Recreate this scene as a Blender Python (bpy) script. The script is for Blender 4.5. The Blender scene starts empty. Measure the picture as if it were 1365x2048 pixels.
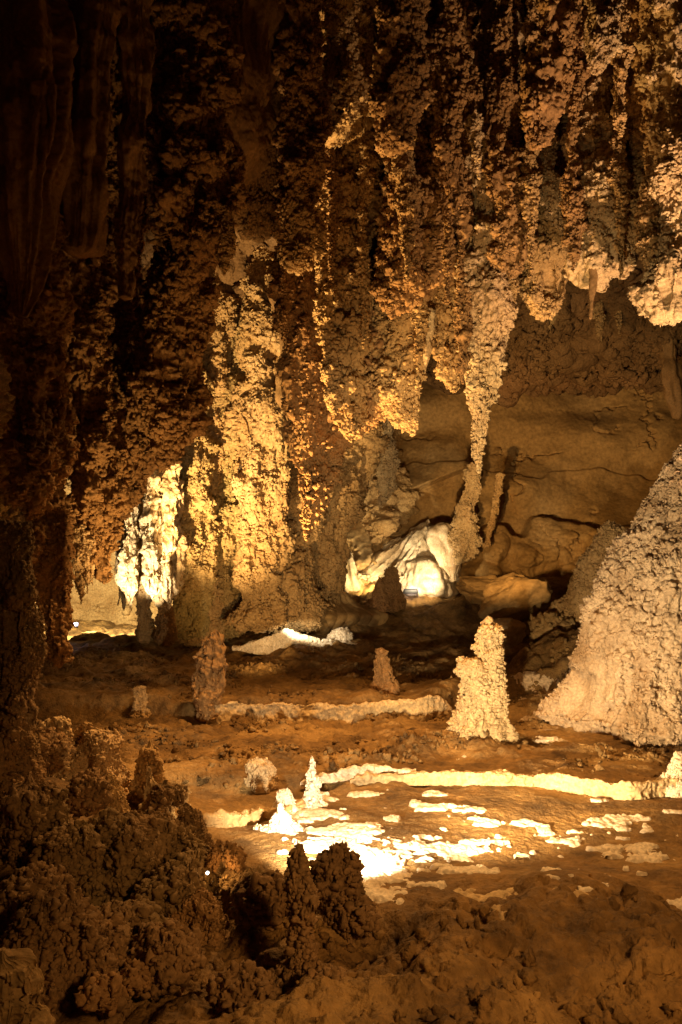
import bpy, math
import numpy as np
from mathutils import Vector

# ------------------------------------------------------------------ camera maths
EYE = 2.2
F = 1594.0                      # focal length in pixels of the 1365 x 2048 photograph (28 mm on a 36 mm frame)
TILT = math.atan(146 / F)
ST, CT = math.sin(TILT), math.cos(TILT)

def ray(px, py):
    cx, cy = (px - 682.5) / F, (1024 - py) / F
    return cx, CT - ST * cy, ST + CT * cy

def at(px, py, D):
    x, y, z = ray(px, py)
    k = D / y
    return np.array((x * k, D, EYE + z * k))

def on(px, py, z=0.0):
    """point of the horizontal plane z seen at px, py"""
    x, y, dz = ray(px, py)
    k = (z - EYE) / dz
    return np.array((x * k, y * k, z))

# ------------------------------------------------------------------ noise
_r = np.random.RandomState(7)
PERM = np.tile(_r.permutation(256), 3).astype(np.int32)
OFF = _r.rand(256, 3).astype(np.float32)
VAL = _r.rand(256).astype(np.float32) * 2 - 1

def _h(ix, iy, iz):
    return PERM[PERM[PERM[ix & 255] + (iy & 255)] + (iz & 255)]

def vnoise(P):
    P = np.asarray(P, np.float32)
    I = np.floor(P).astype(np.int32)
    f = P - I
    f = f * f * f * (f * (f * 6 - 15) + 10)
    out = 0
    for a in (0, 1):
        wa = f[..., 0] if a else 1 - f[..., 0]
        for b in (0, 1):
            wb = f[..., 1] if b else 1 - f[..., 1]
            for c in (0, 1):
                wc = f[..., 2] if c else 1 - f[..., 2]
                out = out + wa * wb * wc * VAL[_h(I[..., 0] + a, I[..., 1] + b, I[..., 2] + c)]
    return out

def fbm(P, oct=4, gain=0.5):
    o, a, f = 0, 1.0, 1.0
    for k in range(oct):
        o = o + a * vnoise(np.asarray(P) * f + 17.3 * k)
        a *= gain
        f *= 2.03
    return o

def worley(P):
    """distance to the nearest feature point and a random value of its cell"""
    sh = P.shape[:-1]
    P = np.asarray(P, np.float32).reshape(-1, 3)
    D = np.empty(len(P), np.float32)
    R = np.empty(len(P), np.float32)
    for s in range(0, len(P), 60000):
        Q = P[s:s + 60000]
        I = np.floor(Q).astype(np.int32)
        f = Q - I
        best = np.full(len(Q), 9.0, np.float32)
        rid = np.zeros(len(Q), np.float32)
        for a in (-1, 0, 1):
            for b in (-1, 0, 1):
                for c in (-1, 0, 1):
                    h = _h(I[:, 0] + a, I[:, 1] + b, I[:, 2] + c)
                    o = OFF[h]
                    d = (o[:, 0] + a - f[:, 0]) ** 2 + (o[:, 1] + b - f[:, 1]) ** 2 + (o[:, 2] + c - f[:, 2]) ** 2
                    m = d < best
                    best = np.where(m, d, best)
                    rid = np.where(m, VAL[h], rid)
        D[s:s + 60000] = np.sqrt(best)
        R[s:s + 60000] = rid
    return D.reshape(sh), R.reshape(sh)

def knobs(P, s, squash=1.0):
    """rounded popcorn knobs about s across, 0..1"""
    Q = np.array(P, np.float32) / s
    Q[..., 2] *= squash
    w = 0.35 * np.stack([vnoise(Q * 0.9 + 5), vnoise(Q * 0.9 + 31), vnoise(Q * 0.9 + 77)], -1)
    d, r = worley(Q + w)
    rad = 0.62 + 0.22 * r
    return np.sqrt(np.clip(1 - (d / rad) ** 2, 0, 1)) * (0.75 + 0.35 * r)

def popcorn(P, s, amp=1.0, squash=1.0, patch=0.35):
    clump = fbm(P / (s * 5.5), 2)
    big = knobs(P + 3.1, s * 2.3, squash)
    mid = knobs(P, s, squash)
    sml = knobs(P + 9.7, s * 0.45, squash)
    m = np.clip(0.75 + 1.1 * vnoise(P / (s * 9) + 40) , patch, 1.15)
    return s * amp * m * (1.05 * big + 0.62 * mid + 0.26 * sml) + s * amp * 0.8 * clump

def sstep(a, b, x):
    t = np.clip((x - a) / (b - a), 0, 1)
    return t * t * (3 - 2 * t)

# ------------------------------------------------------------------ mesh building
C = bpy.context.scene.collection

def normals(P, wrap):
    if wrap:
        Q = np.concatenate([P[:, -1:], P, P[:, :1]], 1)
        dv = (Q[:, 2:] - Q[:, :-2])
    else:
        dv = np.gradient(P, axis=1)
    du = np.gradient(P, axis=0)
    n = np.cross(du, dv)
    return n / (np.linalg.norm(n, axis=-1, keepdims=True) + 1e-9)

def link_mesh(name, V, Fq, mat, parent=None, smooth=True, origin=None):
    V = np.asarray(V, np.float32)
    if origin is None:
        origin = V.mean(0) if parent is None else np.zeros(3)
    me = bpy.data.meshes.new(name)
    Fq = np.asarray(Fq, np.int32)
    me.vertices.add(len(V))
    me.vertices.foreach_set('co', (V - origin).astype(np.float32).ravel())
    k = Fq.shape[1]
    me.loops.add(Fq.size)
    me.loops.foreach_set('vertex_index', Fq.ravel())
    me.polygons.add(len(Fq))
    me.polygons.foreach_set('loop_start', np.arange(0, Fq.size, k, dtype=np.int32))
    me.update(calc_edges=True)
    if smooth:
        me.polygons.foreach_set('use_smooth', np.ones(len(Fq), bool))
    me.materials.append(mat)
    o = bpy.data.objects.new(name, me)
    o.location = [float(v) for v in origin]
    C.objects.link(o)
    if parent is not None:
        o.parent = parent
    return o

def grid_faces(nu, nv, wrap):
    i = np.arange(nu - 1)[:, None]
    j = np.arange(nv if wrap else nv - 1)[None, :]
    j2 = (j + 1) % nv
    a, b = i * nv + j, i * nv + j2
    return np.stack([a, b, b + nv, a + nv], -1).reshape(-1, 4)

def tag(o, label=None, cat=None, group=None, kind=None):
    if label: o['label'] = label
    if cat: o['category'] = cat
    if group: o['group'] = group
    if kind: o['kind'] = kind
    return o

def grid_obj(name, P, mat, wrap=False, keep=None, origin=None):
    nu, nv = P.shape[:2]
    Fq = grid_faces(nu, nv, wrap)
    V = P.reshape(-1, 3)
    if keep is not None:
        kv = keep.reshape(-1)
        Fq = Fq[kv[Fq].any(1)]
        used = np.unique(Fq)
        remap = np.full(len(V), -1)
        remap[used] = np.arange(len(used))
        V, Fq = V[used], remap[Fq]
    return link_mesh(name, V, Fq, mat, origin=origin)

# ------------------------------------------------------------------ materials
def nodes(name):
    m = bpy.data.materials.new(name)
    m.use_nodes = True
    nt = m.node_tree
    b = nt.nodes['Principled BSDF']
    return m, nt, b

def rock_mat(name, c1, c2, scale=1.2, c3=None, rough=0.85, spec=0.25, bump=0.7, bscale=12.0, grain=60.0, gb=0.35):
    m, nt, b = nodes(name)
    N, L = nt.nodes, nt.links
    amber = lambda c: (c[0], c[1] * 0.94, c[2] * 0.74) if 'crust' not in name and 'flowstone' not in name else c
    c1, c2 = amber(c1), amber(c2)
    if c3 is not None: c3 = amber(c3)
    geo = N.new('ShaderNodeNewGeometry')
    n1 = N.new('ShaderNodeTexNoise'); n1.inputs['Scale'].default_value = scale; n1.inputs['Detail'].default_value = 6; n1.inputs['Roughness'].default_value = 0.62
    L.new(geo.outputs['Position'], n1.inputs['Vector'])
    r = N.new('ShaderNodeValToRGB')
    r.color_ramp.elements[0].position = 0.32; r.color_ramp.elements[0].color = (*c2, 1)
    r.color_ramp.elements[1].position = 0.66; r.color_ramp.elements[1].color = (*c1, 1)
    L.new(n1.outputs['Fac'], r.inputs['Fac'])
    col = r.outputs['Color']
    if c3 is not None:
        n2 = N.new('ShaderNodeTexNoise'); n2.inputs['Scale'].default_value = scale * 0.45; n2.inputs['Detail'].default_value = 3
        mp = N.new('ShaderNodeVectorMath'); mp.operation = 'ADD'; mp.inputs[1].default_value = (13.1, 4.2, 7.7)
        L.new(geo.outputs['Position'], mp.inputs[0]); L.new(mp.outputs[0], n2.inputs['Vector'])
        r2 = N.new('ShaderNodeValToRGB')
        r2.color_ramp.elements[0].position = 0.5; r2.color_ramp.elements[0].color = (0, 0, 0, 1)
        r2.color_ramp.elements[1].position = 0.68; r2.color_ramp.elements[1].color = (1, 1, 1, 1)
        L.new(n2.outputs['Fac'], r2.inputs['Fac'])
        mx = N.new('ShaderNodeMix'); mx.data_type = 'RGBA'
        L.new(r2.outputs['Color'], mx.inputs['Factor']); L.new(col, mx.inputs['A']); mx.inputs['B'].default_value = (*c3, 1)
        col = mx.outputs['Result']
    # fine speckle
    n3 = N.new('ShaderNodeTexNoise'); n3.inputs['Scale'].default_value = grain * 0.4; n3.inputs['Detail'].default_value = 4
    L.new(geo.outputs['Position'], n3.inputs['Vector'])
    hs = N.new('ShaderNodeMapRange'); hs.inputs['From Min'].default_value = 0.3; hs.inputs['From Max'].default_value = 0.7
    hs.inputs['To Min'].default_value = 0.72; hs.inputs['To Max'].default_value = 1.22
    L.new(n3.outputs['Fac'], hs.inputs['Value'])
    mu = N.new('ShaderNodeVectorMath'); mu.operation = 'SCALE'
    L.new(col, mu.inputs[0]); L.new(hs.outputs['Result'], mu.inputs['Scale'])
    L.new(mu.outputs[0], b.inputs['Base Color'])
    b.inputs['Roughness'].default_value = rough
    b.inputs['Specular IOR Level'].default_value = spec
    # bump: little knobs over grain
    vo = N.new('ShaderNodeTexVoronoi'); vo.feature = 'SMOOTH_F1'; vo.inputs['Scale'].default_value = bscale; vo.inputs['Smoothness'].default_value = 0.25
    L.new(geo.outputs['Position'], vo.inputs['Vector'])
    sub = N.new('ShaderNodeMath'); sub.operation = 'MULTIPLY'; sub.inputs[1].default_value = -1.0
    L.new(vo.outputs['Distance'], sub.inputs[0])
    b1 = N.new('ShaderNodeBump'); b1.inputs['Strength'].default_value = bump; b1.inputs['Distance'].default_value = 0.5 / bscale
    L.new(sub.outputs[0], b1.inputs['Height'])
    n4 = N.new('ShaderNodeTexNoise'); n4.inputs['Scale'].default_value = grain; n4.inputs['Detail'].default_value = 5
    L.new(geo.outputs['Position'], n4.inputs['Vector'])
    b2 = N.new('ShaderNodeBump'); b2.inputs['Strength'].default_value = gb; b2.inputs['Distance'].default_value = 1.0 / grain
    L.new(n4.outputs['Fac'], b2.inputs['Height']); L.new(b1.outputs['Normal'], b2.inputs['Normal'])
    L.new(b2.outputs['Normal'], b.inputs['Normal'])
    return m

M = {
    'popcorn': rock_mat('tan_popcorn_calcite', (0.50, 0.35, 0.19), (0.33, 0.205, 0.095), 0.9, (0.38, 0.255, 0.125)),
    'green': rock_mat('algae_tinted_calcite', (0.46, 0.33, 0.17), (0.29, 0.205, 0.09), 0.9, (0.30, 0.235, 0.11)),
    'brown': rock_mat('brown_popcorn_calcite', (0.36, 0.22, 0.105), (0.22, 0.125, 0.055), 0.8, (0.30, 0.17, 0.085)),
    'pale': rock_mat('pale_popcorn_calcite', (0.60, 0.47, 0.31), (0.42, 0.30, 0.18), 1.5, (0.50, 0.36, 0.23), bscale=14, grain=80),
    'cone': rock_mat('beige_calcite_crust', (0.62, 0.46, 0.285), (0.42, 0.285, 0.16), 1.8, (0.34, 0.22, 0.11), bscale=14, grain=80),
    'smooth': rock_mat('smooth_dripstone', (0.34, 0.21, 0.10), (0.20, 0.12, 0.055), 0.8, (0.27, 0.16, 0.075), bump=0.12, bscale=5, rough=0.7),
    'wall': rock_mat('brown_cave_wall', (0.42, 0.27, 0.12), (0.29, 0.18, 0.075), 0.55, (0.35, 0.25, 0.14), bump=0.12, bscale=2.2, grain=25),
    'flow': rock_mat('cream_flowstone', (0.66, 0.54, 0.36), (0.42, 0.31, 0.17), 1.4, (0.36, 0.24, 0.12), bump=0.3, bscale=5, rough=0.5, spec=0.4),
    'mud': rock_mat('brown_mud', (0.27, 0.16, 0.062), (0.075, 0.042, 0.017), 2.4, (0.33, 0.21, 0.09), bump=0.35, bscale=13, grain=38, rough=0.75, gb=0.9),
    'crust': rock_mat('white_calcite_crust', (0.80, 0.69, 0.52), (0.60, 0.47, 0.31), 3.0, bump=0.4, bscale=22, grain=90),
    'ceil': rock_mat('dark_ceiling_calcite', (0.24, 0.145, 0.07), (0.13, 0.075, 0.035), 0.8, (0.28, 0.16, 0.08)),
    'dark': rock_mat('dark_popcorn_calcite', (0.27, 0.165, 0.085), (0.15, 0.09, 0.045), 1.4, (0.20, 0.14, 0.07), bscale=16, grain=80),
}
def plain(name, col, rough=0.5, metal=0.0, emit=0.0, ecol=None):
    m, nt, b = nodes(name)
    n = nt.nodes.new('ShaderNodeTexNoise'); n.inputs['Scale'].default_value = 30
    mp = nt.nodes.new('ShaderNodeMapRange'); mp.inputs['To Min'].default_value = rough - 0.1; mp.inputs['To Max'].default_value = rough + 0.15
    nt.links.new(n.outputs['Fac'], mp.inputs['Value']); nt.links.new(mp.outputs['Result'], b.inputs['Roughness'])
    b.inputs['Base Color'].default_value = (*col, 1)
    b.inputs['Metallic'].default_value = metal
    if emit:
        b.inputs['Emission Color'].default_value = (*(ecol or col), 1)
        b.inputs['Emission Strength'].default_value = emit
    return m
M['black'] = plain('black_housing', (0.012, 0.012, 0.014), 0.5)
M['cable'] = plain('black_cable', (0.02, 0.018, 0.015), 0.6)
M['lens'] = plain('lit_lamp_lens', (0.9, 0.9, 1.0), 0.3, 0, 14.0, (0.86, 0.80, 1.0))
M['bulb'] = plain('lit_warm_bulb', (1.0, 0.85, 0.6), 0.3, 0, 30.0, (1.0, 0.85, 0.65))

def ico(level):
    g = (1 + 5 ** 0.5) / 2
    V = [(-1, g, 0), (1, g, 0), (-1, -g, 0), (1, -g, 0), (0, -1, g), (0, 1, g), (0, -1, -g), (0, 1, -g), (g, 0, -1), (g, 0, 1), (-g, 0, -1), (-g, 0, 1)]
    Fc = [(0, 11, 5), (0, 5, 1), (0, 1, 7), (0, 7, 10), (0, 10, 11), (1, 5, 9), (5, 11, 4), (11, 10, 2), (10, 7, 6), (7, 1, 8),
          (3, 9, 4), (3, 4, 2), (3, 2, 6), (3, 6, 8), (3, 8, 9), (4, 9, 5), (2, 4, 11), (6, 2, 10), (8, 6, 7), (9, 8, 1)]
    V = [np.array(v) / np.linalg.norm(v) for v in V]
    for _ in range(level):
        mid = {}
        def m(a, b):
            k = (min(a, b), max(a, b))
            if k not in mid:
                v = V[a] + V[b]; V.append(v / np.linalg.norm(v)); mid[k] = len(V) - 1
            return mid[k]
        N = []
        for a, b, c in Fc:
            ab, bc, ca = m(a, b), m(b, c), m(c, a)
            N += [(a, ab, ca), (b, bc, ab), (c, ca, bc), (ab, bc, ca)]
        Fc = N
    return np.array(V), np.array(Fc)
ICO0, ICO1 = ico(0), ico(1)

def scatter_knobs(P, Nn, s, px_per_m, seed, dens=1.0, cap=6000, cover=0.2, taper=None, mask=None):
    """round calcite knobs standing proud of the surface grid P: vertices and triangles to add to its mesh"""
    rs = np.random.RandomState(int(seed * 13) % 9999 + 1)
    nu, nv = P.shape[:2]
    ce = 0.25 * (P[:-1, :-1] + P[1:, :-1] + P[:-1, 1:] + P[1:, 1:])
    ar = np.linalg.norm(np.cross(P[1:, :-1] - P[:-1, :-1], P[:-1, 1:] - P[:-1, :-1]), axis=-1)
    wgt = ar.ravel()
    cov = (0.35 + cover + 1.2 * vnoise(ce / (s * 9) + seed) + 0.5 * vnoise(ce / (s * 2.2) + seed + 9)).ravel()
    wgt = wgt * np.clip(cov, 0.0, 1)
    if mask is not None: wgt = wgt * mask[:-1, :-1].ravel()
    tot = wgt.sum()
    n = int(min(cap, dens * tot / (0.24 * s * s)))
    if n < 3: return np.zeros((0, 3)), np.zeros((0, 3), int)
    cs = np.cumsum(wgt); idx = np.searchsorted(cs, rs.rand(n) * cs[-1]); idx = np.minimum(idx, len(cs) - 1)
    c = ce.reshape(-1, 3)[idx]; nn = Nn[:-1, :-1].reshape(-1, 3)[idx]
    r = s * (0.10 + 0.46 * rs.rand(n) ** 2.8)
    if taper is not None:
        r = r * taper[:-1, :-1].ravel()[idx]
    c = c + nn * (r * (-0.1 + 0.8 * rs.rand(n)))[:, None] + rs.randn(n, 3) * (0.12 * r)[:, None]
    OV, OF, off = [], [], 0
    big = r * px_per_m > 6.0
    for sel, (iv, jf) in ((big, ICO1), (~big, ICO0)):
        k = sel.sum()
        if not k: continue
        ax = 1 + 0.36 * rs.randn(k, 1, 3)
        # random turn about z so that the little spheres do not line up
        a = rs.rand(k) * 6.28
        ca, sa = np.cos(a)[:, None], np.sin(a)[:, None]
        v = np.stack([iv[None, :, 0] * ca - iv[None, :, 1] * sa, iv[None, :, 0] * sa + iv[None, :, 1] * ca, iv[None, :, 2] + 0 * ca], -1)
        v = v * np.clip(ax, 0.5, 1.8) * (1 + 0.24 * rs.randn(k, len(iv), 1)) * r[sel][:, None, None] + c[sel][:, None]
        OV.append(v.reshape(-1, 3))
        OF.append((jf[None] + (np.arange(k) * len(iv))[:, None, None]).reshape(-1, 3) + off)
        off += v.shape[0] * v.shape[1]
    return np.concatenate(OV), np.concatenate(OF)

# ------------------------------------------------------------------ pillars: stalactites, stalagmites, columns, mounds
PXM = 2.6        # mesh pitch in photograph pixels

def pillar(name, label, cat, mat, D, prof, s=0.2, amp=1.0, deep=0.9, group=None, rough=0.38, flute=0.14, lean=0.0, seed=0.0, squash=1.0,
           patch=0.35, pitch=None, wander=0.5, kind=None, dens=1.0, cap=15000, cover=0.6):
    s = s * 0.68
    """prof: (px, py, half width) from top to bottom at depth D; s is the knob size in metres"""
    pr = np.array(prof, float)
    pitch = pitch or PXM
    Hpx = pr[-1, 1] - pr[0, 1]
    nu = int(max(10, Hpx / pitch)) + 1
    hwmax = pr[:, 2].max()
    nv = int(max(16, 2 * math.pi * hwmax / pitch * 0.92))
    nu, nv = min(nu, 520), min(nv, 560)
    yy = np.linspace(pr[0, 1], pr[-1, 1], nu)
    xx = np.interp(yy, pr[:, 1], pr[:, 0])
    hw = np.interp(yy, pr[:, 1], pr[:, 2])
    k = max(1, int(nu / len(pr) / 3))
    if k > 1:
        ker = np.hanning(k + 2)[1:-1]; ker /= ker.sum()
        pad = lambda a: np.convolve(np.pad(a, (k, k), mode='reflect', reflect_type='odd'), ker, 'same')[k:-k]
        xx, hw = pad(xx), np.maximum(pad(hw), 0.5)
    pts = np.array([at(a, b, D) for a, b in zip(xx, yy)])
    W = hw * D / F
    # rounded ends
    tz = np.abs(pts[:, 2] - pts[-1, 2]); W = np.minimum(W, np.sqrt(np.maximum(tz, 0) * (W * 1.2 + 1e-4) * 2))
    tz = np.abs(pts[:, 2] - pts[0, 2]); W = np.minimum(W, np.sqrt(np.maximum(tz, 0) * (W * 1.2 + 1e-4) * 2))
    th = np.linspace(0, 2 * math.pi, nv, endpoint=False)
    ct, sn = np.cos(th), np.sin(th)
    base = np.empty((nu, nv, 3))
    wm = W.max()
    wy = wander * wm * 0.5 * vnoise(np.stack([pts[:, 2] / (wm * 2.5), np.full(nu, seed), np.full(nu, 3.3)], -1))
    base[..., 0] = pts[:, 0:1] + W[:, None] * ct
    base[..., 1] = pts[:, 1:2] + (wy + lean * (pts[:, 2] - pts[:, 2].mean()))[:, None] + W[:, None] * deep * sn
    base[..., 2] = pts[:, 2:3]
    q = base / max(wm * 1.1, 0.12) + seed * 7.1
    low = fbm(q * np.array([1, 1, 0.55]), 3)
    fl = 0
    if flute:
        fl = flute * vnoise(np.stack([ct * 3.1 + seed + 0 * base[..., 0], sn * 3.1 + 0 * base[..., 0], base[..., 2] / (wm * 5)], -1)) \
           + flute * 0.6 * np.abs(vnoise(np.stack([ct * 6.3 + seed + 0 * base[..., 0], sn * 6.3 + 0 * base[..., 0], base[..., 2] / (wm * 4)], -1)))
    r = np.maximum(0.25, 1 + rough * low + fl)
    base[..., 0] = pts[:, 0:1] + W[:, None] * r * ct
    base[..., 1] = pts[:, 1:2] + (wy + lean * (pts[:, 2] - pts[:, 2].mean()))[:, None] + W[:, None] * deep * r * sn
    n = -normals(base, True)
    rad = np.stack([ct + 0 * base[..., 0], sn + 0 * base[..., 0], 0 * base[..., 0]], -1)
    if (n * rad).sum() < 0:
        n = -n
    sc = np.minimum(1, (W / (s * 1.6)))[:, None]
    if amp > 0:
        d = popcorn(base + seed, s, amp, squash, patch) * (0.25 + 0.75 * sc) - 0.75 * s * amp + 0.30 * np.minimum(W[:, None], 0.5) * (knobs(base + seed * 2, max(wm * 0.75, 0.1), 0.8) - 0.5) * (amp > 0.45)
    else:
        d = 0.02 * s * fbm(base / 0.1, 3)
    P = base + n * d[..., None]
    kV, kF = np.zeros((0, 3)), np.zeros((0, 3), int)
    if amp >= 0.5 and dens > 0:
        nn = normals(P, True)
        if (nn * rad).sum() < 0: nn = -nn
        kV, kF = scatter_knobs(P, nn, s * 0.74, F / D, seed + D, dens, cap, cover, np.clip(0.35 + sc, 0, 1) + 0 * P[..., 0])
    cen = pts.copy(); cen[:, 1] += wy + lean * (pts[:, 2] - pts[:, 2].mean())
    V = P.reshape(-1, 3)
    Fq = grid_faces(nu, nv, True)
    V = np.concatenate([V, P[0].mean(0)[None], P[-1].mean(0)[None]])
    a, bq = len(V) - 2, len(V) - 1
    j = np.arange(nv); j2 = (j + 1) % nv
    cap1 = np.stack([np.full(nv, a), j2, j, np.full(nv, a)], -1)
    o0 = (nu - 1) * nv
    me_f = np.concatenate([Fq])
    org = pts[-1] if pr[-1, 2] > pr[0, 2] else pts[0]
    # caps as degenerate-free quads are not possible; use thin triangles through a second mesh list
    o = link_mesh_mixed(name, V, me_f, np.stack([j2, j, np.full(nv, a)], -1), np.concatenate([np.stack([o0 + j, o0 + j2, np.full(nv, bq)], -1), kF + len(V)]), mat, org, kV)
    if kind:
        tag(o, label, cat if kind != 'structure' else None, group, kind)
    else:
        tag(o, label, cat, group)
    return o

def link_mesh_mixed(name, V, quads, t1, t2, mat, origin, extra=None):
    if extra is not None and len(extra): V = np.concatenate([V, extra])
    me = bpy.data.meshes.new(name)
    V = (V - origin).astype(np.float32)
    tris = np.concatenate([t1, t2])
    loops = np.concatenate([quads.ravel(), tris.ravel()]).astype(np.int32)
    starts = np.concatenate([np.arange(len(quads)) * 4, len(quads) * 4 + np.arange(len(tris)) * 3]).astype(np.int32)
    me.vertices.add(len(V)); me.vertices.foreach_set('co', V.ravel())
    me.loops.add(len(loops)); me.loops.foreach_set('vertex_index', loops)
    me.polygons.add(len(starts)); me.polygons.foreach_set('loop_start', starts)
    me.update(calc_edges=True)
    me.polygons.foreach_set('use_smooth', np.ones(len(starts), bool))
    me.materials.append(mat)
    o = bpy.data.objects.new(name, me)
    o.location = [float(v) for v in origin]
    C.objects.link(o)
    return o

def rock(name, label, mat, cen, rx, ry, rz, seed=0, cat='rock', group=None, facet=0.5, s=0.1, amp=0.15, n=None, rot=0.0):
    n = n or 90
    th = np.linspace(0, 2 * math.pi, n, endpoint=False)
    ph = np.linspace(0.02, math.pi - 0.02, n // 2)
    d = np.stack([np.sin(ph)[:, None] * np.cos(th), np.sin(ph)[:, None] * np.sin(th), np.cos(ph)[:, None] + 0 * th], -1)
    rs = np.random.RandomState(int(seed * 10) + 3)
    r = np.full(d.shape[:2], 1.25)
    for k in range(16):
        v = rs.randn(3); v /= np.linalg.norm(v)
        h = 0.72 + 0.3 * rs.rand()
        c = d @ v
        r = np.minimum(r, np.where(c > 0.05, h / np.maximum(c, 0.05), 9))
    r = facet * r + (1 - facet) * 1.0
    r = r * (1 + 0.12 * fbm(d * 2.2 + seed, 3))
    P = d * r[..., None] * np.array((rx, ry, rz))
    c, s_ = math.cos(rot), math.sin(rot)
    P = np.stack([P[..., 0] * c - P[..., 2] * s_, P[..., 1], P[..., 0] * s_ + P[..., 2] * c], -1)
    P = P + np.array(cen)
    nn = normals(P, True)
    if (nn * d).sum() < 0: nn = -nn
    if amp:
        P = P + nn * (amp * (popcorn(P + seed, s, 1.0) + 0.3 * s * fbm(P / s * 2, 3)))[..., None]
    nu, nv = P.shape[:2]
    kV, kF = np.zeros((0, 3)), np.zeros((0, 3), int)
    if amp >= 0.3: kV, kF = scatter_knobs(P, nn, s, F / cen[1], seed, 1.0, 4000, 0.5)
    V = np.concatenate([P.reshape(-1, 3), P[0].mean(0)[None], P[-1].mean(0)[None]])
    j = np.arange(nv); j2 = (j + 1) % nv; o0 = (nu - 1) * nv
    o = link_mesh_mixed(name, V, grid_faces(nu, nv, True), np.stack([j2, j, np.full(nv, len(V) - 2)], -1),
                        np.concatenate([np.stack([o0 + j, o0 + j2, np.full(nv, len(V) - 1)], -1), kF + len(V)]), mat, np.array(cen, float), kV)
    return tag(o, label, cat, group)

# ------------------------------------------------------------------ floor
def dam_curve(pts, z):
    return np.array([on(a, b, z) for a, b in pts])

DAM1 = dam_curve([(560, 1580), (640, 1572), (730, 1566), (820, 1566), (930, 1560), (1000, 1562), (1090, 1580), (1180, 1592), (1270, 1596), (1365, 1590), (1460, 1575), (1600, 1560)], 0.0)
DAM2 = dam_curve([(250, 1440), (390, 1452), (470, 1452), (560, 1450), (700, 1453), (790, 1450), (860, 1445), (915, 1432), (1010, 1420), (1150, 1420), (1500, 1430)], 0.03)

def dist_curve(x, y, Cv):
    return y - np.interp(x, Cv[:, 0], Cv[:, 1])

def floor_z(x, y):
    x = np.asarray(x, float); y = np.asarray(y, float)
    P = np.stack([x, y, 0 * x], -1)
    z = 0.06 * fbm(P / 1.4, 3)
    z = z + 0.10 * sstep(0.0, 0.25, dist_curve(x, y, DAM1))
    z = z + 0.30 * sstep(0.0, 0.25, dist_curve(x, y, DAM2))
    z = z + 0.40 * sstep(13.5, 20.0, y)
    z = z + 1.13 * sstep(19.6, 23.3, y + 0.35 * fbm(P / 2.0 + 9, 2)) * sstep(-2.6, 0.6, x)
    z = z + 0.35 * sstep(20.0, 26.0, y) * sstep(-5, -8, x)
    # rubble slope at the left, in front
    z = z + 0.45 * sstep(-0.9, -3.2, x) * (1 - sstep(7.0, 10.0, y))
    # rough near ground
    near = 1 - sstep(5.2, 6.8, y)
    z = z + near * (0.15 * fbm(P / 0.8 + 3, 2) + 0.05)
    z = z + 0.7 * np.exp(-((x - 4.7) / 1.3) ** 2 - ((y - 15.2) / 2.0) ** 2) * (1 + 0.25 * fbm(P / 0.6 + 4, 3))
    # right bank under the big cone
    z = z + 0.5 * sstep(3.2, 6.0, x) * sstep(9.5, 12.0, y)
    return z

def on_floor(px, py):
    z = 0.0
    for _ in range(25):
        p = on(px, py, z)
        z = 0.5 * z + 0.5 * float(floor_z(p[0], p[1])) + 0.0
    return on(px, py, z)

def build_floor():
    ny, nx = 1150, 900
    Y = 2.2 * (38 / 2.2) ** np.linspace(0, 1, ny)
    U = np.linspace(-1, 1, nx)
    X = U[None, :] * (0.62 * Y[:, None] + 1.6)
    Yg = Y[:, None] + 0 * X
    z = floor_z(X, Yg)
    P = np.stack([X, Yg, z], -1)
    far = sstep(5, 20, Yg)
    w = 0.13 + 0.25 * far
    k1 = knobs(np.stack([X / 1.0, Yg / 1.0, 0 * X], -1), 0.30)
    k2 = knobs(np.stack([X, Yg, 0 * X + 4], -1), 0.10)
    msk = sstep(-0.1, 0.45, fbm(P / 1.1 + 12, 3))
    calm = 1 - 0.88 * sstep(5.4, 6.2, Yg) * (1 - sstep(8.6, 9.6, Yg))
    z = z + calm * msk * (0.07 * k1 + 0.025 * k2) + (0.016 + 0.024 * far) * calm * fbm(P / 0.22, 4) + 0.006 * fbm(P / 0.07 + 3, 3, 0.6) + 0.014 * sstep(8.6, 9.6, Yg) * knobs(P + 60, 0.16) * sstep(-0.2, 0.4, fbm(P / 0.8 + 66, 2)) + 0.12 * far * fbm(P / 0.9 + 5, 3) + 0.05 * sstep(8.8, 10.5, Yg) * fbm(P / 0.45 + 15, 3)
    nr = 1 - sstep(4.9, 6.4, Yg)
    z = z + nr * (0.055 * fbm(P / 0.28 + 8, 4, 0.6) + 0.05 * knobs(P + 2, 0.22) * sstep(0, 0.5, fbm(P / 0.6 + 33, 2)))
    P[..., 2] = z
    n = normals(P, False)
    if n[..., 2].mean() < 0: n = -n
    mk = 0.5 * (1 - sstep(5.2, 6.2, Yg)) + sstep(8.7, 9.4, Yg) * (1 - sstep(15, 19, Yg))
    kV, kF = scatter_knobs(P, n, 0.075, 200, 4, 1.0, 16000, -0.15, None, mk)
    V = P.reshape(-1, 3)
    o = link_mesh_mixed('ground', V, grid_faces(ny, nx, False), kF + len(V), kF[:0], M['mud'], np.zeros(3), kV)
    tag(o, kind='structure')

build_floor()

# ------------------------------------------------------------------ ceiling and walls
def ceil_z(x, y):
    P = np.stack([x, y, 0 * x], -1)
    return 9.0 + 0.5 * fbm(P / 5.0, 2) + 0.42 * np.clip(23 - y, 0, 13) - 0.9 * sstep(-2, -7, x) * sstep(26, 12, y)

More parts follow.
